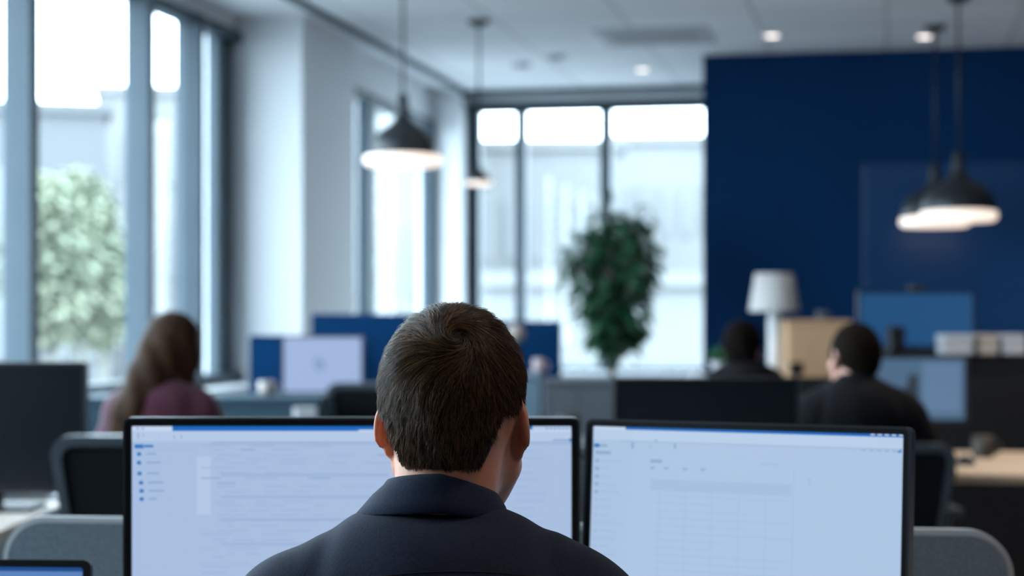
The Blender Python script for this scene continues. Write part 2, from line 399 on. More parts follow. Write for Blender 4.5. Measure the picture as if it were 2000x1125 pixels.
def monitor(label, pos, rz, w, h, ztop, zdesk, screen=None, pitch=0, quads=None, mats=None, group=None, bez=.012, name='monitor', logo=False):
    """pos: world x, y of the middle of the front face; the screen looks along local -y"""
    t = empty(name, (pos[0], pos[1], zdesk), rz, label, 'monitor', group)
    zt = ztop - zdesk; zb = zt - h
    T = Matrix.Translation((0, 0, zt)) @ Matrix.Rotation(-pitch, 4, 'X') @ Matrix.Translation((0, 0, -zt))
    def fin(o):
        o.data.transform(T); return o
    b = MB(); b.ring(rrect(-w / 2, w / 2, zb, zt, .010), rrect(-w / 2 + .0035, w / 2 - .0035, zb + .0035, zt - .0035, .007), -.001, .024)
    fin(b.build('outer_rim', M['rim_metal'], t))
    b = MB(); b.ring(rrect(-w / 2 + .0035, w / 2 - .0035, zb + .0035, zt - .0035, .007), rrect(-w / 2 + bez, w / 2 - bez, zb + bez + .004, zt - bez, .002), .0, .022)
    fin(b.build('bezel', M['black_plastic'], t))
    b = MB(); sx0, sx1, sz0, sz1 = -w / 2 + bez - .001, w / 2 - bez + .001, zb + bez + .003, zt - bez + .001
    b.box(((sx0 + sx1) / 2, .006, (sz0 + sz1) / 2), (sx1 - sx0, .006, sz1 - sz0), mi=0)
    if quads:
        for n_, (u0, v0, u1, v1, mi) in enumerate(quads):
            y_ = .0025 - .00002 * (n_ % 40) - .0002 * (1 if mi > 1 else 0)
            u0, u1 = [min(max(q, sx0), sx1) for q in (u0, u1)]; v0, v1 = [min(max(q, sz0 - zt), sz1 - zt) for q in (v0, v1)]
            if u1 - u0 < 1e-5 or v0 - v1 < 1e-5: continue
            b.quad([(u0, y_, zt + v0), (u0, y_, zt + v1), (u1, y_, zt + v1), (u1, y_, zt + v0)], mi)
    fin(b.build('screen', mats or [screen], t))
    b = MB(); b.box((0, .028, (zt + zb) / 2), (w - .004, .014, h - .004), .004); b.box((0, .045, (zt + zb) / 2 - .02), (w * .5, .03, h * .5), .010)
    fin(b.build('back_shell', M['dark_plastic'], t))
    if logo:
        b = MB(); b.lathe([(0, 0), (.005, 0), (.005, .001), (0, .001)], n=20, T=Matrix.Translation((0, -.0005, zb + .009)) @ Matrix.Rotation(PI / 2, 4, 'X'))
        b.build('badge', M['grey_metal'], t)
    b = MB(); b.box((0, .075, (zb + h * .45) / 2 + .008), (.05, .02, zb + h * .45), .006); b.box((0, .062, zb + h * .42), (.07, .03, .07), .006); b.build('stand_neck', M['dark_plastic'], t)
    b = MB(); b.box((0, .06, .006), (min(.26, w * .5), .19, .012), .005); b.build('stand_base', M['dark_plastic'], t)
    return t

U = {}
U['page'] = emis('screen_page', (.385, .510, .735)); U['page2'] = emis('screen_page_light', (.455, .575, .780)); U['bar'] = emis('screen_blue_bar', (.010, .14, .50))
U['ink'] = emis('screen_blue_ink', (.03, .19, .50)); U['grey'] = emis('screen_grey_text', (.27, .385, .60)); U['white'] = emis('screen_white', (.55, .66, .85)); U['faint'] = emis('screen_faint_row', (.335, .455, .675))
UM = [U['page'], U['page2'], U['bar'], U['ink'], U['grey'], U['white'], U['faint']]

# --- foreground desk with its felt screen
DROT = YAW - math.radians(7.2)
cx, cy = LD(-.03, 2.505)
fdesk = desk('desk', 'pale topped desk under the paired bright monitors', cx, cy, 1.62, .72, .72, DROT, M['pale_desk'])
cx, cy = LD(-.0315, 2.905)
t = empty('desk_divider', (cx, cy, .0), DROT, 'grey felt desk divider with light rounded edging behind the two bright monitors', 'desk divider')
ow, oz0, oz1 = 1.60, .60, .937
b = MB(); b.prism(rrect(-ow / 2, ow / 2, oz0, oz1, .07, 10, (0, 0, 1, 1)), -.011, .011); b.build('edging', M['felt_edge'], t)
for s in (-1, 1):
    b = MB(); b.prism(rrect(-ow / 2 + .009, ow / 2 - .009, oz0 + .009, oz1 - .009, .061, 10, (0, 0, 1, 1)), s * .0115, s * .015); b.build('felt_panel', M['felt'], t)
for xx in (-.6, .6):
    b = MB(); b.box((xx, -.018, .66), (.04, .008, .10), .002); b.box((xx, 0, .30), (.04, .02, .60), .002); b.build('bracket', M['black_metal'], t)

# left bright monitor
SC1 = F / 2.55
def q1(x0, y0, x1, y1, m): return ((x0 - 686.5) / SC1, -(y0 - 815.5) / SC1, (x1 - 686.5) / SC1, -(y1 - 815.5) / SC1, m)
r1 = random.Random(3); Q = []
Q += [q1(255, 842, 1130, 862, 1), q1(255, 833, 336, 842, 5), q1(336, 831, 1040, 842, 2), q1(1040, 833, 1130, 842, 1), q1(700, 839.5, 1130, 843, 5)]
Q += [q1(262, 868, 280, 876, 3), q1(281, 869, 299, 874, 3), q1(255, 878, 382, 879.5, 6), q1(384, 892, 411, 1005, 1), q1(411, 862, 1130, 868, 6)]
for yy, xx in ((887, 271), (904, 271), (925, 272), (943, 275), (959, 276), (975, 276)):
    Q.append(q1(xx - 4, yy - 3.5, xx + 4, yy + 3.5, 3)); Q.append(q1(xx + 14, yy - 2.5, xx + 14 + r1.uniform(14, 40), yy + 1.5, 4))
for xx in (268, 278, 300, 310, 322, 338, 352, 365): Q.append(q1(xx, 846 + r1.uniform(0, 8), xx + 3, 850 + r1.uniform(0, 8), 4))
for xx in (266, 276): Q.append(q1(xx, 835, xx + 5, 839, 4))
for k in range(8): Q.append(q1(1066 + 8 * k, 836, 1070 + 8 * k, 838.5, 3))
Q += [q1(1080, 858, 1110, 861, 4), q1(1111, 857, 1120, 862, 3)]
for k in range(28):
    yy = 868 + 9.2 * k + r1.uniform(-2, 2); xx = r1.choice([392, 415, 424, 440])
    for j in range(r1.randint(1, 4)):
        ln = r1.uniform(14, 70); Q.append(q1(xx, yy, xx + ln, yy + 2.6, r1.choice([6, 6, 4]) if k < 9 else 6)); xx += ln + r1.uniform(10, 60)
for k in range(16):
    yy = 880 + 14 * k; Q.append(q1(1000 + r1.uniform(-10, 10), yy, 1030 + r1.uniform(0, 40), yy + 2.5, 6))
for yy in (925, 968, 1012, 1060): Q.append(q1(430, yy, 760, yy + 6, 6))
x, y = LD((686.5 - 1000) / SC1, 2.55)
mon1 = monitor('wide bright monitor directly in front of the navy-jacketed person, partly hidden by the head', (x, y), YAW, 893 / SC1, .362, ZZ(815.5, 2.55), .72, quads=Q, mats=UM, group='bright foreground monitors')

# right bright monitor, angled towards the man
La, Da, Lb, Db = 145 / F * 2.60, 2.60, 780 / F * 2.40, 2.40
wR = math.hypot(Lb - La, Db - Da); aR = math.atan2(Db - Da, Lb - La)
def q2(x0, y0, x1, y1, m):
    k = wR / 637.
    return ((x0 - 1461.5) * k, -(y0 - 818) * k, (x1 - 1461.5) * k, -(y1 - 818) * k, m)
Q = [q2(1152, 832, 1770, 858, 1), q2(1152, 829, 1225, 837, 5), q2(1225, 828, 1770, 837.5, 2), q2(1160, 866, 1172, 873, 3), q2(1173, 867, 1188, 872, 4), q2(1164, 880, 1196, 886, 4)]
for k in range(5): Q.append(q2(1705 + 13 * k, 832, 1713 + 13 * k, 835, 5))
for k in range(15): Q.append(q2(1164, 896 + 15 * k, 1172, 902 + 15 * k, 4 if k < 5 else 6)); Q.append(q2(1176, 897 + 15 * k, 1186 + r1.uniform(5, 40), 900 + 15 * k, 6))
for xx in (1238, 1286, 1275, 1325): Q.append(q2(xx, 852 + r1.uniform(0, 16), xx + 5, 860 + r1.uniform(0, 16), 4))
for k in range(5): Q.append(q2(1690 + 14 * k, 861, 1697 + 14 * k, 864, 4))
Q += [q2(1755, 858, 1762, 865, 3), q2(1278, 893, 1302, 899, 4), q2(1498, 893, 1534, 897, 6), q2(1590, 916, 1595, 930, 6), q2(1280, 930, 1560, 952, 6), q2(1295, 938, 1560, 948, 6)]
for xx in (1278, 1306, 1344, 1380): Q.append(q2(xx, 907, xx + 10, 911, 4))
for k in range(6): Q.append(q2(1297 + 53 * k, 952, 1299 + 53 * k, 1120, 6))
for k in range(12): Q.append(q2(1290, 960 + 14 * k, 1290 + r1.uniform(60, 280), 962 + 14 * k, 6))
Q += [q2(1215, 858, 1760, 862, 6), q2(1562, 900, 1564, 1120, 6)]
x, y = LD((La + Lb) / 2, (Da + Db) / 2)
UR = [emis('screen_page_right', (.405, .545, .745)), emis('screen_page_right_light', (.47, .60, .79)), U['bar'], U['ink'], U['grey'], U['white'], emis('screen_faint_right', (.365, .50, .70))]
mon2 = monitor('bright monitor at the right of the navy-jacketed person, angled inwards', (x, y), YAW + aR, wR, .285, CAMZ - .1425, .72, quads=Q, mats=UR, bez=.0105, pitch=math.radians(4.5), group='bright foreground monitors')

# laptop at the lower left
x, y = LD(-.745, 2.36)
t = empty('laptop', (x, y, .72), YAW - math.radians(4), 'open laptop with dark bezel at the lower left of the desk', 'laptop')
b = MB(); b.box((0, -.02, .009), (.34, .24, .018), .006); b.build('keyboard_base', M['dark_plastic'], t)
T = Matrix.Translation((0, .10, .016)) @ Matrix.Rotation(math.radians(-8), 4, 'X')
w, h = .345, ZZ(1105, 2.42) - .72 - .016
h /= math.cos(math.radians(8))
b = MB(); b.ring(rrect(-w / 2, w / 2, 0, h, .010), rrect(-w / 2 + .011, w / 2 - .011, .016, h - .010, .004), -.004, .006)
b.box((0, .004, h / 2), (w - .01, .004, h - .01)); o = b.build('lid', M['black_plastic'], t); o.data.transform(T)
b = MB(); b.box((0, .0, h / 2 + .003), (w - .021, .002, h - .025), mi=0); b.box((0, -.0012, h - .0125), (w - .023, .0006, .006), mi=1)
o = b.build('screen', [emis('laptop_screen', (.10, .22, .50)), emis('laptop_bar', (.012, .07, .25))], t); o.data.transform(T)
# keyboard in front of the man (under his hands)
x, y = LD(-.07, 2.31)
t = empty('keyboard', (x, y, .72), YAW, 'black keyboard on the desk under the hands of the navy-jacketed person', 'keyboard')
b = MB(); b.box((0, 0, .008), (.43, .13, .014), .005); b.build('case', M['dark_plastic'], t)
b = MB()
for r_ in range(5):
    for c_ in range(18): b.box((-.197 + .0232 * c_, -.048 + .024 * r_, .018), (.0195, .0195, .006), .002, 1)
b.build('keys', M['black_plastic'], t)

# --- office chair
def make_chair(up=0.0):
    t = empty('office_chair', (0, 0, 0), 0, '', 'chair', 'black mesh office chairs')
    zs = up
    b = MB(); b.box((0, .02, .455 + zs), (.48, .47, .07), .03, 4); b.build('seat', M['chair_fabric'], t)
    fw, z0, z1 = .26, .50 + zs, .868 + zs
    tp = lambda pts: [(x_ * (1 - .22 * (z1 - z_) / (z1 - z0)), z_) for x_, z_ in pts]
    R2 = Matrix.Translation((0, -.235, .5)) @ Matrix.Rotation(math.radians(4), 4, 'X') @ Matrix.Translation((0, 0, -.5))
    b = MB(); b.ring(tp(rrect(-fw, fw, z0, z1, .06, 8)), tp(rrect(-fw + .026, fw - .026, z0 + .026, z1 - .026, .04, 8)), -.014, .014)
    o = b.build('backrest_frame', M['chair_frame'], t); o.data.transform(R2)
    b = MB(); b.prism(tp(rrect(-fw + .024, fw - .024, z0 + .024, z1 - .024, .04, 8)), -.004, .004); o = b.build('backrest_mesh', M['chair_mesh'], t); o.data.transform(R2)
    b = MB(); b.tube([(0, -.245, .60 + zs), (0, -.27, .50 + zs), (0, -.20, .405 + zs), (0, -.05, .40 + zs)], .022, 10); b.build('back_support', M['chair_frame'], t)
    for s in (-1, 1):
        b = MB(); b.tube([(s * .20, 0, .415 + zs), (s * .285, 0, .48 + zs), (s * .285, 0, .62 + zs)], .016, 10); b.box((s * .285, .02, .635 + zs), (.07, .24, .03), .012, 3); b.build('armrest', M['chair_frame'], t)
    b = MB(); b.lathe([(0, .09), (.03, .09), (.03, .25), (.02, .25), (.02, .42 + zs), (0, .42 + zs)], n=20); b.build('gas_column', M['black_metal'], t)
    b = MB(); b.lathe([(0, .075), (.05, .075), (.045, .12), (0, .125)], n=20)
    for k in range(5):
        a = 2 * PI * k / 5 + .3; b.tube([(.03 * math.cos(a), .03 * math.sin(a), .10), (.29 * math.cos(a), .29 * math.sin(a), .075)], [.025, .016], 8)
    b.build('star_base', M['black_metal'], t)
    for k in range(5):
        a = 2 * PI * k / 5 + .3
        b = MB(); b.lathe([(0, -.02), (.024, -.02), (.03, -.012), (.03, .012), (.024, .02), (0, .02)], n=16, T=Matrix.Translation((.29 * math.cos(a), .29 * math.sin(a), .030)) @ Matrix.Rotation(a + 1.2, 4, 'Z') @ Matrix.Rotation(PI / 2, 4, 'X'))
        b.tube([(.29 * math.cos(a), .29 * math.sin(a), .045), (.29 * math.cos(a), .29 * math.sin(a), .08)], .010, 8); b.build('caster', M['black_plastic'], t)
    return t
chair0 = make_chair(); first = [True]
def chair(x, y, rz, label):
    c = chair0 if first[0] else copy_tree(chair0); first[0] = False
    c.location = (x, y, 0); c.rotation_euler = (0, 0, rz); c['label'] = label; return c

# ================================================================== PEOPLE
class Field:
    def __init__(s, lo, hi, h):
        s.h = h; s.lo = np.array(lo, float); n = np.ceil((np.array(hi) - s.lo) / h).astype(int) + 1
        s.ax = [s.lo[i] + h * np.arange(n[i]) for i in range(3)]
        s.F = np.full(n, 1.0, np.float32)
    def add(s, fn, lo, hi, k=.02, op='u'):
        sl = []
        m = k + 3 * s.h
        for i in range(3):
            a = int(max(0, math.floor((lo[i] - m - s.lo[i]) / s.h))); b_ = int(min(len(s.ax[i]), math.ceil((hi[i] + m - s.lo[i]) / s.h) + 1))
            if b_ <= a: return
            sl.append(slice(a, b_))
        X = s.ax[0][sl[0]][:, None, None]; Y = s.ax[1][sl[1]][None, :, None]; Z = s.ax[2][sl[2]][None, None, :]
        d = fn(X, Y, Z).astype(np.float32); A = s.F[tuple(sl)]
        if op == 'u':
            hh = np.maximum(k - np.abs(A - d), 0) / k; s.F[tuple(sl)] = np.minimum(A, d) - hh * hh * k * .25
        else:
            d = -d; hh = np.maximum(k - np.abs(A - d), 0) / k; s.F[tuple(sl)] = np.maximum(A, d) + hh * hh * k * .25
    def grid(s): return s.ax[0][:, None, None], s.ax[1][None, :, None], s.ax[2][None, None, :]

def nets(fd, smooth=2):
    Fv = fd.F; Sg = Fv < 0; n = np.array(Fv.shape)
    c = np.zeros(n - 1, np.int8)
    for dx in (0, 1):
        for dy in (0, 1):
            for dz in (0, 1): c += Sg[dx:n[0] - 1 + dx, dy:n[1] - 1 + dy, dz:n[2] - 1 + dz]
    act = np.argwhere((c > 0) & (c < 8)); idx = np.full(n - 1, -1, np.int64); idx[tuple(act.T)] = np.arange(len(act))
    acc = np.zeros((len(act), 3)); cnt = np.zeros(len(act))
    offs = [(a, b_, c_) for a in (0, 1) for b_ in (0, 1) for c_ in (0, 1)]
    for o in offs:
        for ax in range(3):
            if o[ax]: continue
            o2 = list(o); o2[ax] = 1
            f0 = Fv[tuple((act + o).T)].astype(float); f1 = Fv[tuple((act + o2).T)].astype(float)
            m = (f0 < 0) != (f1 < 0); t = f0[m] / (f0[m] - f1[m]); p = np.tile(np.array(o, float), (m.sum(), 1)); p[:, ax] = t
            acc[m] += p; cnt[m] += 1
    V = fd.lo + fd.h * (act + acc / cnt[:, None])
    Q = []
    for ax in range(3):
        u, v = [(1, 2), (2, 0), (0, 1)][ax]
        a0 = [slice(None)] * 3; a1 = [slice(None)] * 3; a0[ax] = slice(0, -1); a1[ax] = slice(1, None)
        s0, s1 = Sg[tuple(a0)], Sg[tuple(a1)]; e = np.argwhere(s0 != s1)
        e = e[(e[:, u] > 0) & (e[:, v] > 0) & (e[:, u] < n[u] - 1) & (e[:, v] < n[v] - 1)]
        du = np.zeros(3, int); du[u] = 1; dv = np.zeros(3, int); dv[v] = 1
        q = np.stack([idx[tuple((e - du - dv).T)], idx[tuple((e - dv).T)], idx[tuple(e.T)], idx[tuple((e - du).T)]], 1)
        fl = ~s0[tuple(e.T)]; q[fl] = q[fl][:, ::-1]; Q.append(q)
    Q = np.concatenate(Q); Q = Q[(Q >= 0).all(1)]
    for it in range(smooth):
        for lam in (.5, -.52):
            A = np.zeros_like(V); C = np.zeros(len(V))
            for k in range(4):
                a, b_ = Q[:, k], Q[:, (k + 1) % 4]
                for i in range(3):
                    A[:, i] += np.bincount(a, V[b_, i], len(V)) + np.bincount(b_, V[a, i], len(V))
                C += np.bincount(a, minlength=len(V)) + np.bincount(b_, minlength=len(V))
            V = V + lam * (A / np.maximum(C, 1)[:, None] - V)
    return V, Q

def mesh_obj(name, V, Q, m, parent=None):
    me = bpy.data.meshes.new(name)
    me.vertices.add(len(V)); me.vertices.foreach_set('co', np.asarray(V, np.float32).ravel())
    k = Q.shape[1]
    me.loops.add(Q.size); me.loops.foreach_set('vertex_index', Q.ravel().astype(np.int32))
    me.polygons.add(len(Q)); me.polygons.foreach_set('loop_start', (np.arange(len(Q)) * k).astype(np.int32))
    try: me.polygons.foreach_set('loop_total', np.full(len(Q), k, np.int32))
    except Exception: pass
    me.polygons.foreach_set('use_smooth', np.ones(len(Q), bool))
    me.update(calc_edges=True); me.validate()
    me.materials.append(m); o = bpy.data.objects.new(name, me); COL.objects.link(o)
    if parent: o.parent = parent
    return o

def cone(a, b_, ra, rb, flat=None):
    a = np.array(a, float); b_ = np.array(b_, float); ab = b_ - a; L2 = ab @ ab
    def fn(X, Y, Z):
        px, py, pz = X - a[0], Y - a[1], Z - a[2]
        h = np.clip((px * ab[0] + py * ab[1] + pz * ab[2]) / L2, 0, 1)
        return np.sqrt((px - h * ab[0]) ** 2 + (py - h * ab[1]) ** 2 + (pz - h * ab[2]) ** 2) - (ra + (rb - ra) * h)
    r = max(ra, rb); return fn, np.minimum(a, b_) - r, np.maximum(a, b_) + r
def ell(c, r, rot=None):
    c = np.array(c, float); r = np.array(r, float); R = None if rot is None else np.array(rot.to_3x3().transposed())
    def fn(X, Y, Z):
        px, py, pz = X - c[0], Y - c[1], Z - c[2]
        if R is not None:
            px, py, pz = [R[i, 0] * px + R[i, 1] * py + R[i, 2] * pz for i in range(3)]
        k0 = np.sqrt((px / r[0]) ** 2 + (py / r[1]) ** 2 + (pz / r[2]) ** 2); k1 = np.sqrt((px / r[0] ** 2) ** 2 + (py / r[1] ** 2) ** 2 + (pz / r[2] ** 2) ** 2)
        return k0 * (k0 - 1) / np.maximum(k1, 1e-6)
    m = r if rot is None else np.full(3, r.max())
    return fn, c - m, c + m
def grow(p, d): fn, lo, hi = p; return (lambda X, Y, Z: fn(X, Y, Z) - d), lo - d, hi + d
def headspace(p, Mi, Mh):
    fn, lo, hi = p
    def g(X, Y, Z):
        return fn(Mi[0, 0] * X + Mi[0, 1] * Y + Mi[0, 2] * Z + Mi[0, 3], Mi[1, 0] * X + Mi[1, 1] * Y + Mi[1, 2] * Z + Mi[1, 3], Mi[2, 0] * X + Mi[2, 1] * Y + Mi[2, 2] * Z + Mi[2, 3])
    c = np.array([[x, y, z, 1] for x in (lo[0], hi[0]) for y in (lo[1], hi[1]) for z in (lo[2], hi[2])]) @ Mh[:3].T
    return g, c.min(0), c.max(0)

def skull():
    return [(ell((0, -.012, .030), (.0735, .094, .087)), .01), (ell((0, -.030, -.018), (.054, .064, .088)), .03)]
def head_prims(slim=1.0):
    P = skull() + [(ell((0, .038, -.030), (.058 * slim, .050, .084)), .03)]
    for s in (-1, 1):
        P += [(cone((s * .054 * slim, .012, -.052), (s * .018, .066, -.103), .021, .016), .025), (ell((s * .044 * slim, .062, -.022), (.020, .018, .018)), .02)]
    P += [(cone((-.032, .078, .018), (.032, .078, .018), .011, .011), .015), (cone((0, .086, .006), (0, .104, -.030), .007, .012), .012), (cone((-.012, .098, -.034), (.012, .098, -.034), .007, .007), .008)]
    P += [(cone((-.018, .084, -.060), (.018, .084, -.060), .006, .006), .008), (cone((-.015, .084, -.068), (.015, .084, -.068), .007, .007), .008), (ell((0, .078, -.100), (.020, .016, .016)), .02)]
    return P
def ear_prims():
    U_, C_ = [], []
    for s in (-1, 1):
        R = Matrix.Rotation(s * math.radians(20), 4, 'Z') @ Matrix.Rotation(s * math.radians(-8), 4, 'Y')
        U_ += [(ell((s * .0765, -.009, -.006), (.0058, .018, .028), R), .006), (ell((s * .0705, -.002, -.034), (.0052, .010, .011), R), .006),
               (ell((s * .067, .000, -.008), (.012, .009, .018)), .008)]
        C_ += [(ell((s * .0845, .001, -.004), (.0045, .010, .016), R), .004)]
    return U_, C_
def hairline(x, y, back=-.070, fore=.072, rise=.070):
    """lowest z of the hair, head space"""
    ax = np.abs(x)
    zb = back - .007 + .010 * np.clip(ax / .03, 0, 1) + rise * np.clip((ax - .034) / .030, 0, 1) ** 1.2
    zb = zb - .007 * np.exp(-((x + .014) / .009) ** 2) - .004 * np.exp(-((x - .020) / .008) ** 2) + .004 * np.exp(-((x - .004) / .007) ** 2)
    side = np.interp(y, [-.06, -.035, -.018, .012, .020, .034, .045, .070, .080], [-9, .008, .030, .032, -.004, -.006, .034, fore - .01, fore])
    return np.where(y < -.035, zb, side)

def hand(w, d, side, r=.0085, curl=.5):
    """prims of a hand from wrist w pointing along d (horizontal), palm down"""
    w = np.array(w, float); d = np.array(d, float); d /= np.linalg.norm(d); sx = np.array([d[1], -d[0], 0.]); dn = np.array([0, 0, -1.])
    P = [(ell(w + d * .050, (.040, .046, .015)), .015), (cone(w, w + d * .03, .026, .024), .02)]
    for i, (o, L) in enumerate(((-.030, .066), (-.010, .076), (.010, .072), (.030, .056))):
        a = w + d * .085 + sx * o * side + dn * .001; b_ = a + d * L * .42 + dn * .006 + sx * o * side * .1; c_ = b_ + d * L * .32 + dn * L * .22 * curl; e = c_ + d * L * .18 + dn * L * .22 * curl
        P += [(cone(a, b_, r, r * .95), .006), (cone(b_, c_, r * .95, r * .88), .004), (cone(c_, e, r * .88, r * .75), .004)]
    a = w + d * .03 - sx * .032 * side; b_ = a + d * .030 - sx * .022 * side + dn * .006; c_ = b_ + d * .028 - sx * .004 * side + dn * .006
    P += [(cone(a, b_, .012, .010), .012), (cone(b_, c_, .0098, .008), .004)]
    return P

class Person: pass
def person(label, pos, rz, J, top, hairm, skin, h, hc=None, headrot=(0, 0, 0), ear=True, slim=1.0, hair_off=.006, fem=False, hair_extra=None, back=-.070, rise=.070, puff=.012, tmat=None):
    """J: joint dictionary in the person's own space (x right, y ahead, z up)"""
    p = Person()
    Mh = Matrix.Translation(J['head']) @ Matrix.Rotation(headrot[2], 4, 'Z') @ Matrix.Rotation(headrot[0], 4, 'X') @ Matrix.Rotation(headrot[1], 4, 'Y')
    Mi = np.array(Mh.inverted()); Mh = np.array(Mh); p.Mi, p.Mh = Mi, Mh
    torso = J['torso']; arms, legs, hands = [], [], []
    for s, k in ((-1, 'L'), (1, 'R')):
        sh, el, wr = J['sh' + k], J['el' + k], J['wr' + k]
        arms += [(cone(sh, el, .050, .041), .03), (cone(el, wr, .041, .029), .02)]
        legs += [(cone((s * .085, .03, .545), J['kn' + k], .083, .060), .03), (cone(J['kn' + k], J['an' + k], .056, .040), .02)]
        a = np.array(J['an' + k]); legs_f = [(cone(a + (0, -.03, -.055), a + (0, .15, -.065), .036, .03), .02)]
        p.__dict__['foot' + k] = legs_f
        hands += hand(wr, J['hd' + k], s)
    neck = [(cone(J['neck'], J['head'] - np.array((0, .012, .02)) if not isinstance(J['head'], tuple) else np.array(J['head']) - (0, .012, .02), .057 * slim, .053 * slim), .03)]
    hp = [(headspace(q, Mi, Mh), k) for q, k in head_prims(slim)]
    eu, ec = ear_prims()
    allp = torso + arms + legs + hands + neck + hp + p.footL + p.footR
    if ear: allp = allp + [(headspace(q, Mi, Mh), k) for q, k in eu]
    lo = np.min([q[1] for q, k in allp], 0) - .03; hi = np.max([q[2] for q, k in allp], 0) + .03
    fd = Field(lo, hi, h)
    for q, k in allp: fd.add(*q, k)
    if ear:
        for q, k in ec: fd.add(*headspace(q, Mi, Mh), k, op='d')
    for s in (-1, 1): fd.add(*headspace(ell((s * .030, .087, .004), (.013, .012, .009)), Mi, Mh), .008, op='d')
    V, Q = nets(fd)
    body = mesh_obj('person', V, Q, skin); body.location = (pos[0], pos[1], 0); body.rotation_euler = (0, 0, rz)
    tag(body, label, 'person'); p.body = body
    del fd
    # top garment
    hc_ = h if hc is None else hc
    g = [(grow(q, puff), k + .01) for q, k in torso + arms]
    lo = np.min([q[1] for q, k in g], 0) - .03; hi = np.max([q[2] for q, k in g], 0) + .03
    fd = Field(lo, hi, hc_)
    for q, k in g: fd.add(*q, k)
    X, Y, Z = fd.grid()
    # end at the cuffs
    for k in 'LR':
        el, wr = np.array(J['el' + k]), np.array(J['wr' + k]); d = (wr - el) / np.linalg.norm(wr - el); e = wr - d * .012
        pl = (X - e[0]) * d[0] + (Y - e[1]) * d[1] + (Z - e[2]) * d[2]
        near = (X - e[0]) ** 2 + (Y - e[1]) ** 2 + (Z - e[2]) ** 2 < .09 ** 2
        fd.F = np.where(near, np.maximum(fd.F, pl), fd.F)
    # hem, neck opening and a few soft folds
    fd.F = np.maximum(fd.F, (.50 - Z).astype(np.float32))
    n0 = np.array(J['neck']); n1 = np.array(J['head'])
    fd.F = fd.F + (.0022 * np.sin(44 * X + 26 * Z + 3 * np.sin(9 * Y)) * np.sin(19 * Z - 13 * X) + .0030 * np.exp(-((np.abs(X) - .115 - .25 * (1.02 - Z)) / .012) ** 2) * (Z > .9)).astype(np.float32)
    V, Q = nets(fd); p.top = mesh_obj('shirt' if fem else 'jacket', V, Q, top, body); del fd
    p.topbvh = BVHTree.FromPolygons([tuple(v) for v in V], [tuple(q) for q in Q])
    # trousers
    g = [(grow(q, .010), k + .01) for q, k in J['hips'] + legs]
    lo = np.min([q[1] for q, k in g], 0) - .03; hi = np.max([q[2] for q, k in g], 0) + .03
    fd = Field(lo, hi, max(h, .006))
    for q, k in g: fd.add(*q, k)
    X, Y, Z = fd.grid(); fd.F = np.maximum(fd.F, (.085 - Z).astype(np.float32)); V, Q = nets(fd); mesh_obj('trousers', V, Q, tmat or M['trouser'], body); del fd
    for k in 'LR':
        g = [(grow(q, .010), kk) for q, kk in p.__dict__['foot' + k]]
        lo = np.min([q[1] for q, kk in g], 0) - .02; hi = np.max([q[2] for q, kk in g], 0) + .02
        fd = Field(lo, hi, .007)
        for q, kk in g: fd.add(*q, kk)
        X, Y, Z = fd.grid(); fd.F = np.maximum(fd.F, (.002 - Z).astype(np.float32)); V, Q = nets(fd); mesh_obj('shoe', V, Q, M['shoe'], body); del fd
    # eyes
    for s in (-1, 1):
        b = MB(); c = Mh @ np.array((s * .030, .0755, .004, 1)); b.lathe([(.0115 * math.sin(a), -.0115 * math.cos(a)) for a in np.linspace(0, PI, 12)], tuple(c[:3]), n=16); b.build('eye', M['eye'], body)
    # hair mass
    g = skull() + [(ell((0, .038, -.030), (.058, .050, .084)), .03)]
    lo = np.array((-.13, -.16, -.12)); hi = np.array((.13, .13, .17))
    fd = Field(lo, hi, min(h, .004)) if not hair_extra else Field(np.array((-.26, -.30, -.40)), np.array((.20, .14, .17)), .0055)
    for q, k in g: fd.add(*grow(q, hair_off), k + .005)
    X, Y, Z = fd.grid(); hl = hairline(X, Y + 0 * X, back, rise=rise); fd.F = np.maximum(fd.F, ((hl - Z) * .7).astype(np.float32))
    if hair_extra:
        for q, k in hair_extra: fd.add(*q, k)
        fd.F = fd.F + (.004 * np.sin(60 * X + 40 * Y + 4 * np.sin(8 * Z))).astype(np.float32) * (Z < .06)
    V, Q = nets(fd); del fd
    p.capV, p.capQ = V, Q
    Vw = V @ Mh[:3, :3].T + Mh[:3, 3]
    p.hair = mesh_obj('hair', Vw, Q, hairm, body)
    return p

def sk_sdf(P):
    """skull distance in head space for an N x 3 array"""
    d = None
    for q, k in skull() + [(ell((0, .038, -.030), (.058, .050, .084)), .03)]:
        e = q[0](P[:, 0], P[:, 1], P[:, 2])
        if d is None: d = e
        else:
            k += .005; hh = np.maximum(k - np.abs(d - e), 0) / k; d = np.minimum(d, e) - hh * hh * k * .25
    return d
def sk_grad(P):
    e = 1e-3; G = np.stack([sk_sdf(P + np.eye(3)[i] * e) - sk_sdf(P - np.eye(3)[i] * e) for i in range(3)], 1)
    return G / np.maximum(np.linalg.norm(G, axis=1), 1e-9)[:, None]

def torso_prims(w=1.0, lean=0.0, neckz=1.05):
    """lean: how far ahead of the hips the shoulders are"""
    y = lambda z: lean * (z - .55) / .5
    hips = [(ell((0, .02, .555), (.172, .128, .115)), .03)]
    T = hips + [(ell((0, .02 + y(.70), .70), (.150 * w, .110, .18)), .05), (ell((0, .01 + y(.87), .865), (.168 * w, .115, .18)), .05), (ell((0, -.012 + y(.95), .955), (.145 * w, .088, .085)), .05)]
    for s in (-1, 1):
        T += [(cone((s * .035, -.005 + y(1), .974), (s * .135 * w, -.003 + y(.96), .953), .050, .047), .025), (ell((s * .150 * w, y(.94), .922), (.056, .058, .060)), .025)]
    return T, hips

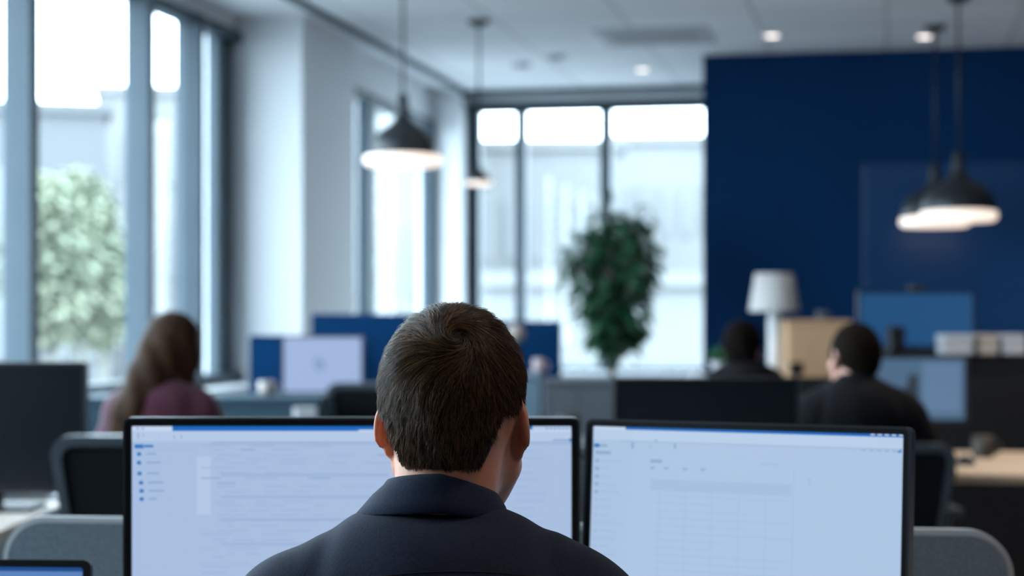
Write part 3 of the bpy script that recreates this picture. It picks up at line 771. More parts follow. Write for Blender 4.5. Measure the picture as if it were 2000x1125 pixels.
def seated(w=1.0, lean=0.0, dz=0.0, elL=None, elR=None, wrL=None, wrR=None, headx=0.0, heady=.06, headz=1.151):
    T, hips = torso_prims(w, lean); y1 = lean * .8
    J = dict(torso=T, hips=hips, neck=np.array((0, .0 + lean, 1.025)), head=np.array((headx, heady + lean, headz)))
    for s, k in ((-1, 'L'), (1, 'R')):
        J['sh' + k] = np.array((s * .158 * w, y1, .922)); J['el' + k] = np.array((elL, elR)[s > 0] or (s * .245, .09 + y1, .735)); J['wr' + k] = np.array((wrL, wrR)[s > 0] or (s * .15, .315 + y1, .765))
        d = J['wr' + k] - J['el' + k]; J['hd' + k] = (d[0] * .3, d[1], 0)
        J['kn' + k] = np.array((s * .13, .46, .545)); J['an' + k] = np.array((s * .12, .44, .105))
    return J

# ------------------------------------------------------------------ the man in front
mx, my = LD((857 - 1000) / F * 1.97, 1.945)
J = seated(headx=.016, heady=.060, headz=1.151)
man = person('person in a navy wool jacket with short brown hair, seated before the bright monitors', (mx, my), YAW, J, M['navy_wool'], M['scalp_hair'], M['skin'], .0036, hc=.0045, headrot=(math.radians(-3), 0, math.radians(-9)), hair_off=.0028, slim=.93)

# short hair, strand by strand
def grow_hair(p, N=26000, W0=np.array((.016, -.082, .082))):
    V, Q = p.capV, p.capQ
    c = V[Q]; ctr = c.mean(1); n = np.cross(c[:, 2] - c[:, 0], c[:, 3] - c[:, 1]); A = .5 * np.linalg.norm(n, axis=1); n /= np.maximum(2 * A, 1e-12)[:, None]
    d = sk_sdf(ctr); ok = (np.abs(d - .0028) < .0012) & (ctr[:, 2] > hairline(ctr[:, 0], ctr[:, 1]) + .0085 * rng.random(len(Q)) ** 2)
    ok &= ctr[:, 1] < .075
    pr = A * ok; pr /= pr.sum()
    f = rng.choice(len(Q), N, p=pr); u, v = rng.random((2, N, 1)); q = c[f]
    P = q[:, 0] * (1 - u) * (1 - v) + q[:, 1] * u * (1 - v) + q[:, 2] * u * v + q[:, 3] * (1 - u) * v
    # whorl centre put on the skull
    Wc = W0[None].copy()
    for _ in range(12): Wc = Wc - sk_grad(Wc) * sk_sdf(Wc)[:, None]
    Wc = Wc[0]
    # clumps
    C = P[rng.choice(N, 1500, replace=False)]; near = np.empty(N, int)
    for i in range(0, N, 2000): near[i:i + 2000] = ((P[i:i + 2000, None] - C[None]) ** 2).sum(2).argmin(1)
    cang = rng.normal(0, .20, len(C))[near]; clift = rng.uniform(.55, 1.15, len(C))[near]
    zz = P[:, 2]; top = np.clip((zz - .02) / .07, 0, 1); nape = np.clip((-.015 - zz) / .05, 0, 1)
    length = (.021 + .024 * top - .009 * nape) * rng.uniform(.7, 1.25, N)
    ear = np.clip(1 - np.abs(P[:, 1] + .005) / .035, 0, 1) * np.clip((.075 - zz) / .03, 0, 1); length = length * (1 - .62 * ear) * np.clip(.30 + (zz - hairline(P[:, 0], P[:, 1])) / .040, .3, 1) * rng.uniform(.8, 1.2, N)
    lift = (.0044 + .0037 * top - .0026 * nape - .0018 * ear) * clift * rng.uniform(.45, 1.1, N)
    K = 7; pts = np.empty((N, K, 3)); ang0 = cang + rng.normal(0, .10, N); cur = P - sk_grad(P) * (sk_sdf(P) - .0022)[:, None]; pts[:, 0] = cur
    for i in range(1, K):
        g = sk_grad(cur); r = cur - Wc; dist = np.linalg.norm(r, axis=1)
        down = np.array((0, .12, -1.))[None]; fwd = np.array((.25, 1., .15))[None]
        wd = np.clip((.055 - cur[:, 2]) / .07, 0, 1)[:, None]; wf = (np.clip((cur[:, 2] - .085) / .03, 0, 1) * np.clip((cur[:, 1] + .06) / .05, 0, 1))[:, None]
        t = r / np.maximum(dist, 1e-5)[:, None]
        t = t * (1 - .55 * wd) * (1 - .5 * wf) + down * .75 * wd + fwd * .5 * wf
        t -= g * (t * g).sum(1)[:, None]; t /= np.maximum(np.linalg.norm(t, axis=1), 1e-6)[:, None]
        a = ang0 - 1.15 * np.exp(-(dist / .038) ** 2) - .25 * np.exp(-dist / .06)
        b_ = np.cross(g, t); t = t * np.cos(a)[:, None] + b_ * np.sin(a)[:, None]
        cur = cur + t * (length / (K - 1))[:, None]
        o = .0022 + lift * (i / (K - 1)) ** .75; cur = cur - sk_grad(cur) * (sk_sdf(cur) - o)[:, None]
        pts[:, i] = cur
    # strands of a lock lean together towards their tips
    rep = np.zeros(len(C), int); rep[near] = np.arange(N); rp = pts[rep[near]]
    wgt = (np.linspace(0, 1, K) ** 1.3 * .40)[None, :, None] * np.clip(1.3 - np.linalg.norm(rp[:, :1] - pts[:, :1], axis=2, keepdims=True) / .008, 0, 1)
    pts = pts + wgt * (rp - pts)
    pw = pts.reshape(-1, 3) @ p.Mh[:3, :3].T + p.Mh[:3, 3]
    hcv = bpy.data.hair_curves.new('strands'); hcv.add_curves([K] * N)
    hcv.attributes['position'].data.foreach_set('vector', pw.astype(np.float32).ravel()) if 'position' in hcv.attributes else hcv.position_data.foreach_set('vector', pw.astype(np.float32).ravel())
    ra = hcv.attributes.get('radius') or hcv.attributes.new('radius', 'FLOAT', 'POINT')
    prof = np.array([1, 1, .95, .85, .7, .5, .2]) * .00020
    ra.data.foreach_set('value', np.tile(prof, N).astype(np.float32))
    m = bpy.data.materials.new('brown_hair_strand'); m.use_nodes = True; nt = m.node_tree; b = nt.nodes['Principled BSDF']
    hi_ = nt.nodes.new('ShaderNodeHairInfo'); cr = nt.nodes.new('ShaderNodeValToRGB')
    cr.color_ramp.elements[0].color = (.014, .0070, .0032, 1); cr.color_ramp.elements[1].color = (.30, .145, .056, 1); cr.color_ramp.elements[1].position = .95
    e = cr.color_ramp.elements.new(.6); e.color = (.050, .0235, .0092, 1)
    nt.links.new(hi_.outputs['Random'], cr.inputs[0]); nt.links.new(cr.outputs[0], b.inputs['Base Color']); b.inputs['Roughness'].default_value = .34; b.inputs['Specular IOR Level'].default_value = .28
    hcv.materials.append(m)
    o = bpy.data.objects.new('hair_strands', hcv); COL.objects.link(o); o.parent = p.hair
    return o
grow_hair(man)

# turned-down collar
def collar(p, parent, cx, cy, spec, m, nsec=72, amax=2.75):
    b = MB(); rows = []
    for i in range(nsec + 1):
        a = -amax + 2 * amax * i / nsec            # 0 is the back
        f = (1 - math.cos(a)) / 2; sd = math.sin(a)
        rt, zt, rb, zb = spec(a, f)
        dx, dy = math.sin(a), -math.cos(a)
        sec = [(rt - .007, zt - .050), (rt - .0045, zt - .020), (rt - .003, zt - .006), (rt + .000, zt), (rt + .004, zt + .0008), (rt + .0075, zt - .004), (rt + .35 * (rb - rt) + .006, zt - .38 * (zt - zb)),
               (rt + .7 * (rb - rt) + .004, zt - .72 * (zt - zb)), (rb + .002, zb), (rb + .0005, zb - .0022), (rb - .004, zb + .001), (rt + .5 * (rb - rt), zt - .56 * (zt - zb)), (rt + .003, zt - .012), (rt - .002, zt - .050)]
        rows.append([b.bm.verts.new((cx + dx * r * 1.0, cy + dy * r * .95, z)) for r, z in sec])
    n = len(rows[0])
    for A, B in zip(rows, rows[1:]):
        for k in range(n):
            f_ = b.bm.faces.new([A[k], A[(k + 1) % n], B[(k + 1) % n], B[k]]); f_.smooth = True
    b.bm.faces.new(rows[0]); b.bm.faces.new(rows[-1][::-1])
    o = b.build('collar', m, parent); return o
def man_spec(a, f):
    s = math.sin(a)
    rt = .0535 + .002 * s * s; zt = 1.0975 - .014 * max(0, s) - .026 * f
    rb = .081 + .011 * abs(s) - .019 * max(0, s); zb = 1.0615 - .026 * f - .010 * max(0, s)
    return rt, zt, rb, zb
col = collar(man, man.top, .004, .018, man_spec, M['navy_collar'])
# yoke seam and collar stitching laid on the cloth
def seam(p, parent, pts, name, r=.0007, lift=.0002, dirv=(0, 1, 0), start=-.6):
    out = []
    for x_, z_ in pts:
        hit = p.topbvh.ray_cast(Vector((x_, start, z_)), Vector(dirv))
        if hit[0] is not None: out.append(hit[0] - Vector(dirv) * lift)
    if len(out) > 2:
        b = MB(); b.tube(out, r, 6); return b.build(name, M['stitch'], parent)
for dz in (0, -.0045):
    seam(man, man.top, [(x_, 1.006 + dz - 1.0 * (x_ + .0) ** 2 + .004 * math.sin(9 * x_)) for x_ in np.linspace(-.185, .185, 60)], 'yoke_seam')
# chair under him
cx, cy = mx + .0, my
chair(mx - SN * .02, my + CS * .02, YAW, 'black mesh office chair under the person in the navy jacket')

# ------------------------------------------------------------------ woman at the left
WD = 6.4
wx, wy = W(312, WD)
J = seated(w=.86, lean=.05, headx=.040, heady=.05, headz=1.141)
hx = [(cone((.0, -.030, .045), (-.02, -.085, -.06), .094, .088), .03), (cone((-.02, -.085, -.05), (-.065, -.150, -.20), .085, .078), .03), (cone((-.05, -.150, -.18), (-.11, -.165, -.31), .072, .055), .03),
      (cone((.045, -.02, -.02), (.052, -.06, -.17), .055, .045), .03), (cone((-.05, -.02, -.02), (-.09, -.05, -.2), .055, .05), .03)]
wom = person('person with long brown hair and maroon top, seated by the left windows', (wx, wy), YAW, J, M['maroon_knit'], M['long_hair'], M['skin_pale'], .006, headrot=(0, 0, math.radians(-24)), hair_off=.012, fem=True, hair_extra=hx, slim=.9)
x, y = W(258, 6.13); chair(x - SN * .235, y + CS * .235, YAW + .03, 'black mesh office chair behind the long-haired person')
x, y = LD(-.895, 4.62 + .235)
t = tall = make_chair(.10); t.location = (x, y, 0); t.rotation_euler = (0, 0, YAW); t['label'] = 'empty black mesh office chair between the left desk and the bright monitor'
# ------------------------------------------------------------------ man in black at the right
fx, fy = W(1678, 6.0)
J = seated(w=1.02, lean=.03, headx=.0, heady=.05, headz=1.122, elR=(.285, .12, .75), wrR=(.33, .36, .755), elL=(-.24, .08, .74), wrL=(-.15, .30, .76))
fman = person('person in a black jacket with short dark hair, seated at the oak desk', (fx, fy), YAW, J, M['black_suit'], M['dark_hair'], M['skin_pale'], .0055, headrot=(0, 0, math.radians(15)), hair_off=.006, back=-.056, rise=.028)
collar(fman, fman.top, .0, .045, lambda a, f: (.058, 1.082 - .03 * f, .082 + .012 * abs(math.sin(a)), 1.045 - .02 * f), M['black_suit'])
chair(fx + SN * .0, fy, YAW, 'black office chair under the person in the black jacket')
# ------------------------------------------------------------------ dark haired woman further back
gx, gy = W(1456, 9.0)
J = seated(w=.86, lean=.03, headx=.005, heady=.04, headz=1.116)
hx2 = [(cone((0, -.03, .03), (0, -.055, -.075), .092, .072), .03), (cone((0, -.05, -.06), (0, -.07, -.13), .066, .05), .03)]
wom2 = person('dark haired person in a dark top, seated in front of the white lamp', (gx, gy), YAW, J, M['dark_top'], M['black_hair'], M['skin_pale'], .006, headrot=(0, math.radians(-4), math.radians(-30)), hair_off=.013, fem=True, hair_extra=hx2, slim=.92)
chair(gx, gy, YAW, 'black office chair under the dark haired person by the lamp')

# ================================================================== LEFT MIDDLE
x, y = LD((118 - 1000) / F * 5.0 - .745, 5.02)
desk('desk', 'pale desk at the left edge carrying a switched-off black monitor', x, y, 1.35, .80, .72, YAW, M['pale_desk'])
Lm = (170 - 1000) / F * 5.12 - .28
x, y = LD(Lm, 5.12)
monitor('switched-off black monitor on the pale desk at the left edge', (x, y), YAW - math.radians(1), .56, .365, ZZ(706, 5.12), .72, screen=M['dead_screen'], group='switched-off black monitors', logo=True)
# woman's desk and what stands on it
x, y = W(330, 7.12)
desk('desk', 'grey desk in front of the long-haired person', x, y, 1.7, .70, .72, YAW, M['grey_cabinet'])
x, y = W(598, 7.2)
t = empty('document_holder', (x, y, .72), YAW + .2, 'white document holder at the right end of the desk of the long-haired person', 'document holder')
b = MB(); b.box((0, 0, .006), (.09, .11, .012), .003); b.box((0, .045, .095), (.09, .012, .185), .003); b.build('stand', M['white_plastic'], t)
b = MB(); b.box((0, .030, .105), (.08, .012, .16), .001); b.build('paper_stack', M['box_white'], t)
# low cabinet behind
xa, ya = W(388, 7.75)
t = empty('low_cabinet', (xa, ya + .0, 0), YAW, 'blue-grey low cabinet behind the long-haired person', 'cabinet')
wC = 475 / F * 7.75; zt = ZZ(776, 7.75)
b = MB(); b.box((0, .2, .04 + (zt - .07) / 2), (wC, .40, zt - .07), .003); b.build('body', M['blue_grey_laminate'], t)
b = MB(); b.box((0, .2, zt - .015), (wC + .01, .42, .03), .004); b.build('top_board', M['blue_grey_laminate'], t)
b = MB(); b.box((0, .22, .02), (wC - .04, .34, .04)); b.build('plinth', M['black_plastic'], t)
for k in range(2):
    b = MB(); b.box((-wC / 4 + k * wC / 2, -.008, .04 + (zt - .08) / 2), (wC / 2 - .008, .016, zt - .10), .003); d_ = b.build('door', M['blue_grey_laminate'], t)
    b = MB(); b.tube([(-.05 + k * .1, -.03, zt - .2), (-.05 + k * .1, -.03, zt - .32)], .006, 8); b.build('handle', M['grey_metal'], d_)
def cup(px, D, z, label, m, r=.035, h=.06, group=None, handle=True):
    x, y = W(px, D)
    t = empty('cup', (x, y, z), 0, label, 'cup', group)
    b = MB(); b.lathe([(0, 0), (r * .8, 0), (r, .01), (r, h), (r - .004, h), (r - .004, .012), (0, .01)], n=24); b.build('bowl', m, t)
    if handle:
        b = MB(); b.tube([(r - .002, 0, h * .8), (r + .018, 0, h * .75), (r + .022, 0, h * .5), (r + .016, 0, h * .25), (r - .002, 0, h * .2)], .005, 8); b.build('handle', m, t)
    return t
cup(521, 7.95, zt, 'pale cup on the blue-grey low cabinet at the left', M['beige'], r=.036, h=.062)

# navy dividers and the small monitor before them
def divider(name, px0, px1, D, z0, z1, m, label, rz=YAW, th=.03, group=None, feet=True):
    x, y = W((px0 + px1) / 2, D); w = (px1 - px0) / F * D
    t = empty(name, (x, y, 0), rz, label, 'desk divider', group)
    b = MB(); b.prism(rrect(-w / 2, w / 2, z0, z1, .012, 4), -th / 2, th / 2); b.build('panel', m, t)
    if feet:
        for s in (-1, 1):
            b = MB(); b.box((s * (w / 2 - .08), 0, z0 / 2), (.05, .025, z0 + .02), .003); b.box((s * (w / 2 - .08), 0, .008), (.06, .34, .016), .003); b.build('foot', M['black_metal'], t)
    return t
divider('desk_divider', 488, 735, 9.15, .40, ZZ(655, 9.15), M['navy_felt'], 'lower navy felt divider right behind the small lit monitor', group='navy felt dividers')
divider('desk_divider', 609, 872, 9.75, .40, ZZ(613, 9.75), M['navy_felt'], 'taller navy felt divider, standing further behind the small lit monitor', group='navy felt dividers')
divider('desk_divider', 935, 1096, 9.95, .40, ZZ(627, 9.95), M['navy_felt'], 'navy felt divider with the pale globe lamp in front', group='navy felt dividers')
x, y = W(640, 8.75)
desk('desk', 'grey desk under the small lit monitor', x, y + .12, 1.2, .44, .72, YAW, M['grey_cabinet'])
SC = 8.85
x, y = W(630, SC); w = 160 / F * SC; k = F / SC
Q = [(-8 / k, -48 / k, 2 / k, -68 / k, 1), (-18 / k, -42 / k, -6 / k, -62 / k, 2), (-14 / k, -60 / k, 0, -70 / k, 2)]
monitor('small lit monitor with a dark mark on its pale screen, before the navy divider', (x, y), YAW, w, 116 / F * SC, ZZ(655, SC), .72, quads=Q, mats=[emis('pale_screen', (.33, .43, .68)), emis('screen_mark', (.16, .27, .45)), emis('screen_mark_light', (.22, .34, .55))], bez=.010)
x, y = W(748, 8.3)
c = copy_tree(tall); c.location = (x - SN * .235, y + CS * .235, 0); c['label'] = 'black office chair in front of the small lit monitor'
# pale round note on the right-hand navy divider
x, y = W(1014, 9.72)
t = empty('globe_lamp', (x, y, 0), 0, 'pale globe lamp on a thin stand before the right-hand navy divider', 'lamp')
b = MB(); b.lathe([(.052 * math.sin(a), -.052 * math.cos(a)) for a in np.linspace(0, PI, 16)], (0, -.09, ZZ(652, 9.85)), n=24); b.build('globe', M['beige'], t)
b = MB(); b.tube([(0, -.09, .02), (0, -.09, ZZ(652, 9.85) - .05)], .009, 8); b.lathe([(0, 0), (.07, 0), (.07, .012), (.02, .018), (0, .022)], (0, -.09, 0), n=24); b.build('stand', M['black_metal'], t)

# ================================================================== MIDDLE RIGHT: grey cabinets and the tree
def cabinet(name, px0, px1, D, zt, m, label, depth=.4, doors=2, rz=YAW):
    x, y = W((px0 + px1) / 2, D); w = (px1 - px0) / F * D
    t = empty(name, (x, y, 0), rz, label, 'cabinet')
    b = MB(); b.box((0, depth / 2 + .01, .04 + (zt - .06) / 2), (w, depth, zt - .06), .003); b.build('body', m, t)
    b = MB(); b.box((0, depth / 2, zt - .0125), (w + .006, depth + .02, .025), .003); b.build('top_board', m, t)
    b = MB(); b.box((0, depth / 2 + .02, .02), (w - .04, depth - .06, .04)); b.build('plinth', M['black_plastic'], t)
    for k in range(doors):
        b = MB(); b.box((-w / 2 + (k + .5) * w / doors, 0, .04 + (zt - .07) / 2), (w / doors - .006, .016, zt - .09), .002); d_ = b.build('door', m, t)
        b = MB(); xx = -w / 2 + (k + (.85 if k % 2 == 0 else .15)) * w / doors; b.tube([(xx, -.02, zt - .28), (xx, -.02, zt - .40)], .005, 8); b.build('handle', M['grey_metal'], d_)
    return t
cabinet('low_cabinet', 1061, 1199, 9.0, ZZ(742, 9.0), M['grey_cabinet'], 'mid grey low cabinet just left of the big switched-off monitor')
cabinet('low_cabinet', 966, 1056, 9.15, ZZ(731, 9.15), M['pale_cabinet'], 'pale blue-grey low cabinet with a pink cup on top', doors=1)
cup(1060 - 8, 9.3, ZZ(731, 9.15), 'pale pink cup on the pale blue-grey low cabinet', M['pink'], r=.030, h=.075)
x, y = W(1100, 8.1)
desk('desk', 'grey desk before the mid grey low cabinet', x, y, 1.0, .60, .72, YAW, M['grey_cabinet'])
x, y = W(1112, 8.15)
t = empty('pencil_cup', (x, y, .72), 0, 'dark brown pencil cup on the grey desk before the grey cabinet', 'pencil cup')
b = MB(); b.lathe([(0, 0), (.045, 0), (.05, .11), (.046, .11), (.042, .008), (0, .008)], n=24); b.build('cup', M['brown_dark'], t)
for k in range(4):
    a = k * 1.6; b = MB(); b.tube([(.015 * math.cos(a), .015 * math.sin(a), .01), (.04 * math.cos(a), .04 * math.sin(a), .155)], .004, 6); b.build('pen', M['brown_dark'], t)

def leaf_into(bm, p, d, n, L, wd, mi=0):
    """one pointed, folded leaf from p along d"""
    d = d.normalized(); s = d.cross(n)
    s = s.normalized() if s.length > 1e-6 else d.orthogonal().normalized(); n = s.cross(d)
    prof = [(0, .06), (.25, .8), (.5, 1.0), (.75, .7), (1.0, .03)]
    row = []
    for t_, w_ in prof:
        c = p + d * L * t_ - Vector((0, 0, 1)) * (L * .35 * t_ * t_)
        row.append((bm.verts.new(c - s * wd * w_ * .5 + n * wd * .12 * w_), bm.verts.new(c), bm.verts.new(c + s * wd * w_ * .5 + n * wd * .12 * w_)))
    for A, B in zip(row, row[1:]):
        for k in (0, 1):
            f = bm.faces.new([A[k], A[k + 1], B[k + 1], B[k]]); f.smooth = True; f.material_index = mi

FD = 11.3
tx, ty = W(1196, FD)
tree = empty('potted_tree', (tx, ty, 0), 0, 'tall leafy green potted tree before the back windows, left of the navy wall', 'plant')
k = FD / F
b = MB(); b.lathe([(0, 0), (.17, 0), (.21, .36), (.22, .40), (.20, .40), (.19, .34), (0, .34)], n=36); b.build('pot', M['pot'], tree)
b = MB(); b.lathe([(0, .33), (.192, .33), (.192, .352), (0, .36)], n=28); b.build('soil', M['soil'], tree)
rt_ = random.Random(5)
lobes = [((0, 520), (98, 100)), ((44, 447), (48, 62)), ((-18, 440), (46, 60)), ((5, 610), (72, 72)), ((-48, 500), (56, 62)), ((62, 520), (50, 70)), ((-25, 580), (60, 60)), ((40, 605), (45, 65))]
tips = []
for (cx_, cy_), (rx, ry) in lobes:
    for q in range(20):
        while True:
            u = Vector((rt_.uniform(-1, 1), rt_.uniform(-1, 1), rt_.uniform(-1, 1)))
            if .35 < u.length < 1: break
        tips.append(Vector((cx_ * k + u.x * rx * k * 1.0, u.y * min(rx, 75) * k, CAMZ + (HOR - cy_) * k + u.z * ry * k * .95)))
bt = MB(); trunk_top = CAMZ + (HOR - 690) * k
for a, (ox, oy) in enumerate(((-.02, 0), (.02, .01), (0, -.02))):
    pts = [(ox, oy, .34), (ox * 1.5, oy, .7), (-ox, oy * 1.5, trunk_top), (ox * 4, oy * 3, trunk_top + .35), (ox * 7, oy * 4, trunk_top + .7)]
    bt.tube(pts, [.022, .020, .017, .012, .006], 8)
bt.build('trunk', M['bark'], tree)
bb = MB(); bl = bmesh.new()
for tp in tips:
    zb_ = max(trunk_top - .02, tp.z - .30 - rt_.uniform(0, .15)); base = Vector((rt_.uniform(-.05, .05), rt_.uniform(-.05, .05), zb_))
    mid = base.lerp(tp, .55) + Vector((0, 0, .05)); bb.tube([base, mid, tp], [.006, .004, .002], 5)
    for q in range(11):
        f = rt_.uniform(.45, 1.05); p = base.lerp(tp, f) + Vector((rt_.gauss(0, .022), rt_.gauss(0, .022), rt_.gauss(0, .022)))
        az = rt_.uniform(0, 2 * PI); d = Vector((math.cos(az), math.sin(az), rt_.uniform(-.9, .35)))
        leaf_into(bl, p, d, Vector((rt_.gauss(0, .4), rt_.gauss(0, .4), 1)), rt_.uniform(.07, .115), rt_.uniform(.03, .046))
bb.build('branches', M['bark'], tree)
me = bpy.data.meshes.new('foliage'); bl.to_mesh(me); bl.free(); me.materials.append(M['leaf']); o = bpy.data.objects.new('foliage', me); COL.objects.link(o); o.parent = tree; o['kind'] = 'stuff'

# ================================================================== RIGHT
x, y = W(1385, 5.42)
desk('desk', 'oak desk under the big switched-off monitor', x, y + .10, .62, .62, .72, YAW, M['wood_desk'])
x, y = LD((1380 - 1000) / F * 5.55, 5.55)
monitor('big switched-off black monitor, left of the person in the black jacket', (x, y), YAW - math.radians(2), 362 / F * 5.55, .33, ZZ(737, 5.55), .72, screen=M['dead_screen'], group='switched-off black monitors', logo=True)
# oak desk of the man in black
x, y = W(1850, 6.92)
desk('desk', 'light oak desk of the person in the black jacket', x + .12, y, 1.75, 1.15, .72, 0, M['wood_desk'])
SC = 7.25; x, y = W(1772, SC)
k = F / SC
Q = [(2 / k, -38 / k, 22 / k, -96 / k, 1), (-6 / k, -60 / k, 10 / k, -104 / k, 1), (30 / k, -14 / k, 105 / k, -112 / k, 2)]
monitor('lit grey-blue monitor beside the head of the person in the black jacket', (x, y), YAW, 238 / F * SC, 134 / F * SC, ZZ(694, SC), .72, quads=Q, mats=[emis('greyblue_screen', (.060, .125, .215)), emis('greyblue_mark', (.014, .028, .045)), emis('greyblue_light', (.10, .185, .315))])
x, y = W(1886, 6.75)
t = empty('computer_mouse', (x, y, .72), YAW, 'black computer mouse on the light oak desk', 'mouse')
b = MB(); b.lathe([(0, 0), (.030, 0), (.033, .008), (.028, .022), (.015, .031), (0, .034)], n=24, T=Matrix.Scale(1.6, 4, (0, 1, 0))); b.build('shell', M['black_plastic'], t)
b = MB(); b.box((0, .025, .031), (.008, .018, .008), .003); b.build('wheel', M['rim_metal'], t)
cup(1920, 7.1, .72, 'beige cup on the light oak desk', M['brown_dark'], r=.042, h=.085)['label'] = 'brown cup on the light oak desk beside the lit grey-blue monitor'
x, y = W(1845, 6.75)
t = empty('keyboard', (x - .12, y, .72), YAW, 'black keyboard on the light oak desk beside the mouse', 'keyboard')
b = MB(); b.box((0, 0, .008), (.36, .12, .014), .005); b.build('case', M['dark_plastic'], t)
b = MB()
for r_ in range(4):
    for c_ in range(14): b.box((-.158 + .0243 * c_, -.040 + .027 * r_, .018), (.020, .021, .006), .002, 1)
b.build('keys', M['black_plastic'], t)
divider('desk_divider', 1545, 2060, 7.85, .30, ZZ(737, 7.85), M['charcoal_felt'], 'charcoal felt divider behind the light oak desk', rz=YAW)
# black sideboard with screen and boxes
x, y = W(1840, 8.65); w = 300 / F * 8.65; zt = ZZ(692, 8.5)
t = empty('sideboard', (x, y, 0), YAW, 'tall black sideboard behind the charcoal divider', 'cabinet')
b = MB(); b.box((0, 0, .04 + (zt - .06) / 2), (w, .40, zt - .06), .003); b.build('body', M['black_plastic'], t)
b = MB(); b.box((0, 0, zt - .012), (w + .01, .42, .024), .003); b.build('top_board', M['black_plastic'], t)
b = MB(); b.box((w / 2 + .018, 0, zt / 2), (.034, .42, zt), .003); b.build('end_panel', M['box_white'], t)['label'] = 'white end panel'
for k_ in range(3):
    b = MB(); b.box((-w / 2 + (k_ + .5) * w / 3, -.207, .04 + (zt - .07) / 2), (w / 3 - .006, .014, zt - .10), .002); b.build('door', M['black_plastic'], t)
blue = emis('blue_screen', (.004, .065, .185)); x, y = W(1790, 8.62)
bm_ = monitor('wide blue screen with a webcam on top, standing on the black sideboard', (x, y), YAW, 230 / F * 8.62, 114 / F * 8.62, ZZ(568, 8.62), zt, screen=blue)
b = MB(); b.box((0, .01, ZZ(568, 8.62) - zt + .012), (.07, .03, .024), .008, 3); b.lathe([(0, 0), (.008, 0), (.008, .004), (0, .004)], n=14, T=Matrix.Translation((0, -.005, ZZ(568, 8.62) - zt + .012)) @ Matrix.Rotation(PI / 2, 4, 'X')); b.build('webcam', M['brown_dark'], bm_)
def cbox(px0, px1, D, z, h, m, label):
    x, y = W((px0 + px1) / 2, D); w = (px1 - px0) / F * D
    t = empty('storage_box', (x, y, z), YAW, label, 'box', 'storage boxes on the black sideboard')
    b = MB(); b.box((0, 0, h * .36), (w * .96, .14, h * .72), .004); b.build('body', m, t)
    b = MB(); b.box((0, 0, h * .84), (w, .15, h * .32), .005); b.build('lid', m, t)
cbox(1834, 1894, 8.50, zt, .092, M['box_white'], 'white storage box on the black sideboard, in front of the blue screen')
cbox(1903, 1941, 8.52, zt, .092, M['box_beige'], 'beige storage box on the black sideboard between two white boxes')
cbox(1953, 1996, 8.52, zt, .092, M['box_white'], 'white storage box at the far right end of the black sideboard')
# dark headrest-like speaker before the blue screen
x, y = W(1749, 8.49)
t = empty('desk_speaker', (x, y, zt), YAW, 'small black speaker on the black sideboard before the blue screen', 'speaker')
b = MB(); b.box((0, 0, .065), (.075, .09, .13), .012, 3); b.build('case', M['black_plastic'], t)
b = MB(); b.lathe([(0, 0), (.026, 0), (.030, .004), (.026, .006), (0, .003)], n=24, T=Matrix.Translation((0, -.044, .05)) @ Matrix.Rotation(PI / 2, 4, 'X')); b.build('cone', M['dark_plastic'], t)

# wooden cabinet, white lamp, small plant
WDp = 9.9
x, y = W(1586, WDp); w = 122 / F * WDp; zw = ZZ(625, WDp)
t = empty('wooden_cabinet', (x, y + .18, 0), YAW, 'tan wooden cabinet beside the white lamp', 'cabinet')
b = MB(); b.box((0, .0, .04 + (zw - .065) / 2), (w, .34, zw - .065), .003); b.build('body', M['tan_wood'], t)
b = MB(); b.box((0, 0, zw - .0125), (w + .012, .36, .025), .003); b.build('top_board', M['tan_wood'], t)
b = MB(); b.box((0, .01, .02), (w - .04, .28, .04)); b.build('plinth', M['black_plastic'], t)
b = MB(); b.box((0, -.178, .04 + (zw - .07) / 2), (w - .01, .016, zw - .10), .002); d_ = b.build('door', M['tan_wood'], t)
b = MB(); b.tube([(-w * .4, -.205, .68), (-w * .4, -.205, .80)], .006, 8); b.build('handle', M['black_metal'], d_)
cup(1604, 10.02, zw, 'small grey cup on top of the tan wooden cabinet', M['grey_cabinet'], r=.03, h=.05)
x, y = W(1556, 9.5)
t = empty('coat_hook_stand', (x, y, 0), 0, 'black camera tripod stand before the tan wooden cabinet', 'tripod')
zc = ZZ(708, 9.5)
b = MB(); b.tube([(0, 0, .55), (0, 0, zc - .02)], .012, 10); b.build('pole', M['black_metal'], t)
for k_ in range(3):
    a = 2 * PI * k_ / 3 + .4; b = MB(); b.tube([(0, 0, .58), (.24 * math.cos(a), .24 * math.sin(a), .008)], .008, 8); b.build('leg', M['black_metal'], t)
b = MB(); b.box((0, 0, zc - .03), (.07, .06, .06), .008); b.build('head', M['black_plastic'], t)
t.name = 'tripod'
x, y = W(1512, 10.05); k = 10.05 / F
t = empty('floor_lamp', (x, y, 0), 0, 'white floor lamp with tapered shade before the navy wall', 'lamp')
zs0, zs1 = ZZ(608, 10.05), ZZ(534, 10.05)
b = MB(); b.lathe([(.137, zs0), (.104, zs1), (.101, zs1), (.134, zs0), (.137, zs0)], n=44); b.build('shade', M['lamp_shade'], t)
b = MB(); b.lathe([(0, .0), (.15, .0), (.15, .02), (.045, .03), (.036, .06), (.034, zs0 + .02), (.012, zs0 + .03), (.012, zs1 - .05), (0, zs1 - .05)], n=32); b.build('post', M['white_plastic'], t)
b = MB()
for a in (0, 2.09, 4.19): b.tube([(0, 0, zs1 - .055), (.103 * math.cos(a), .103 * math.sin(a), zs1 - .01)], .003, 6)
b.build('shade_spider', M['grey_metal'], t)
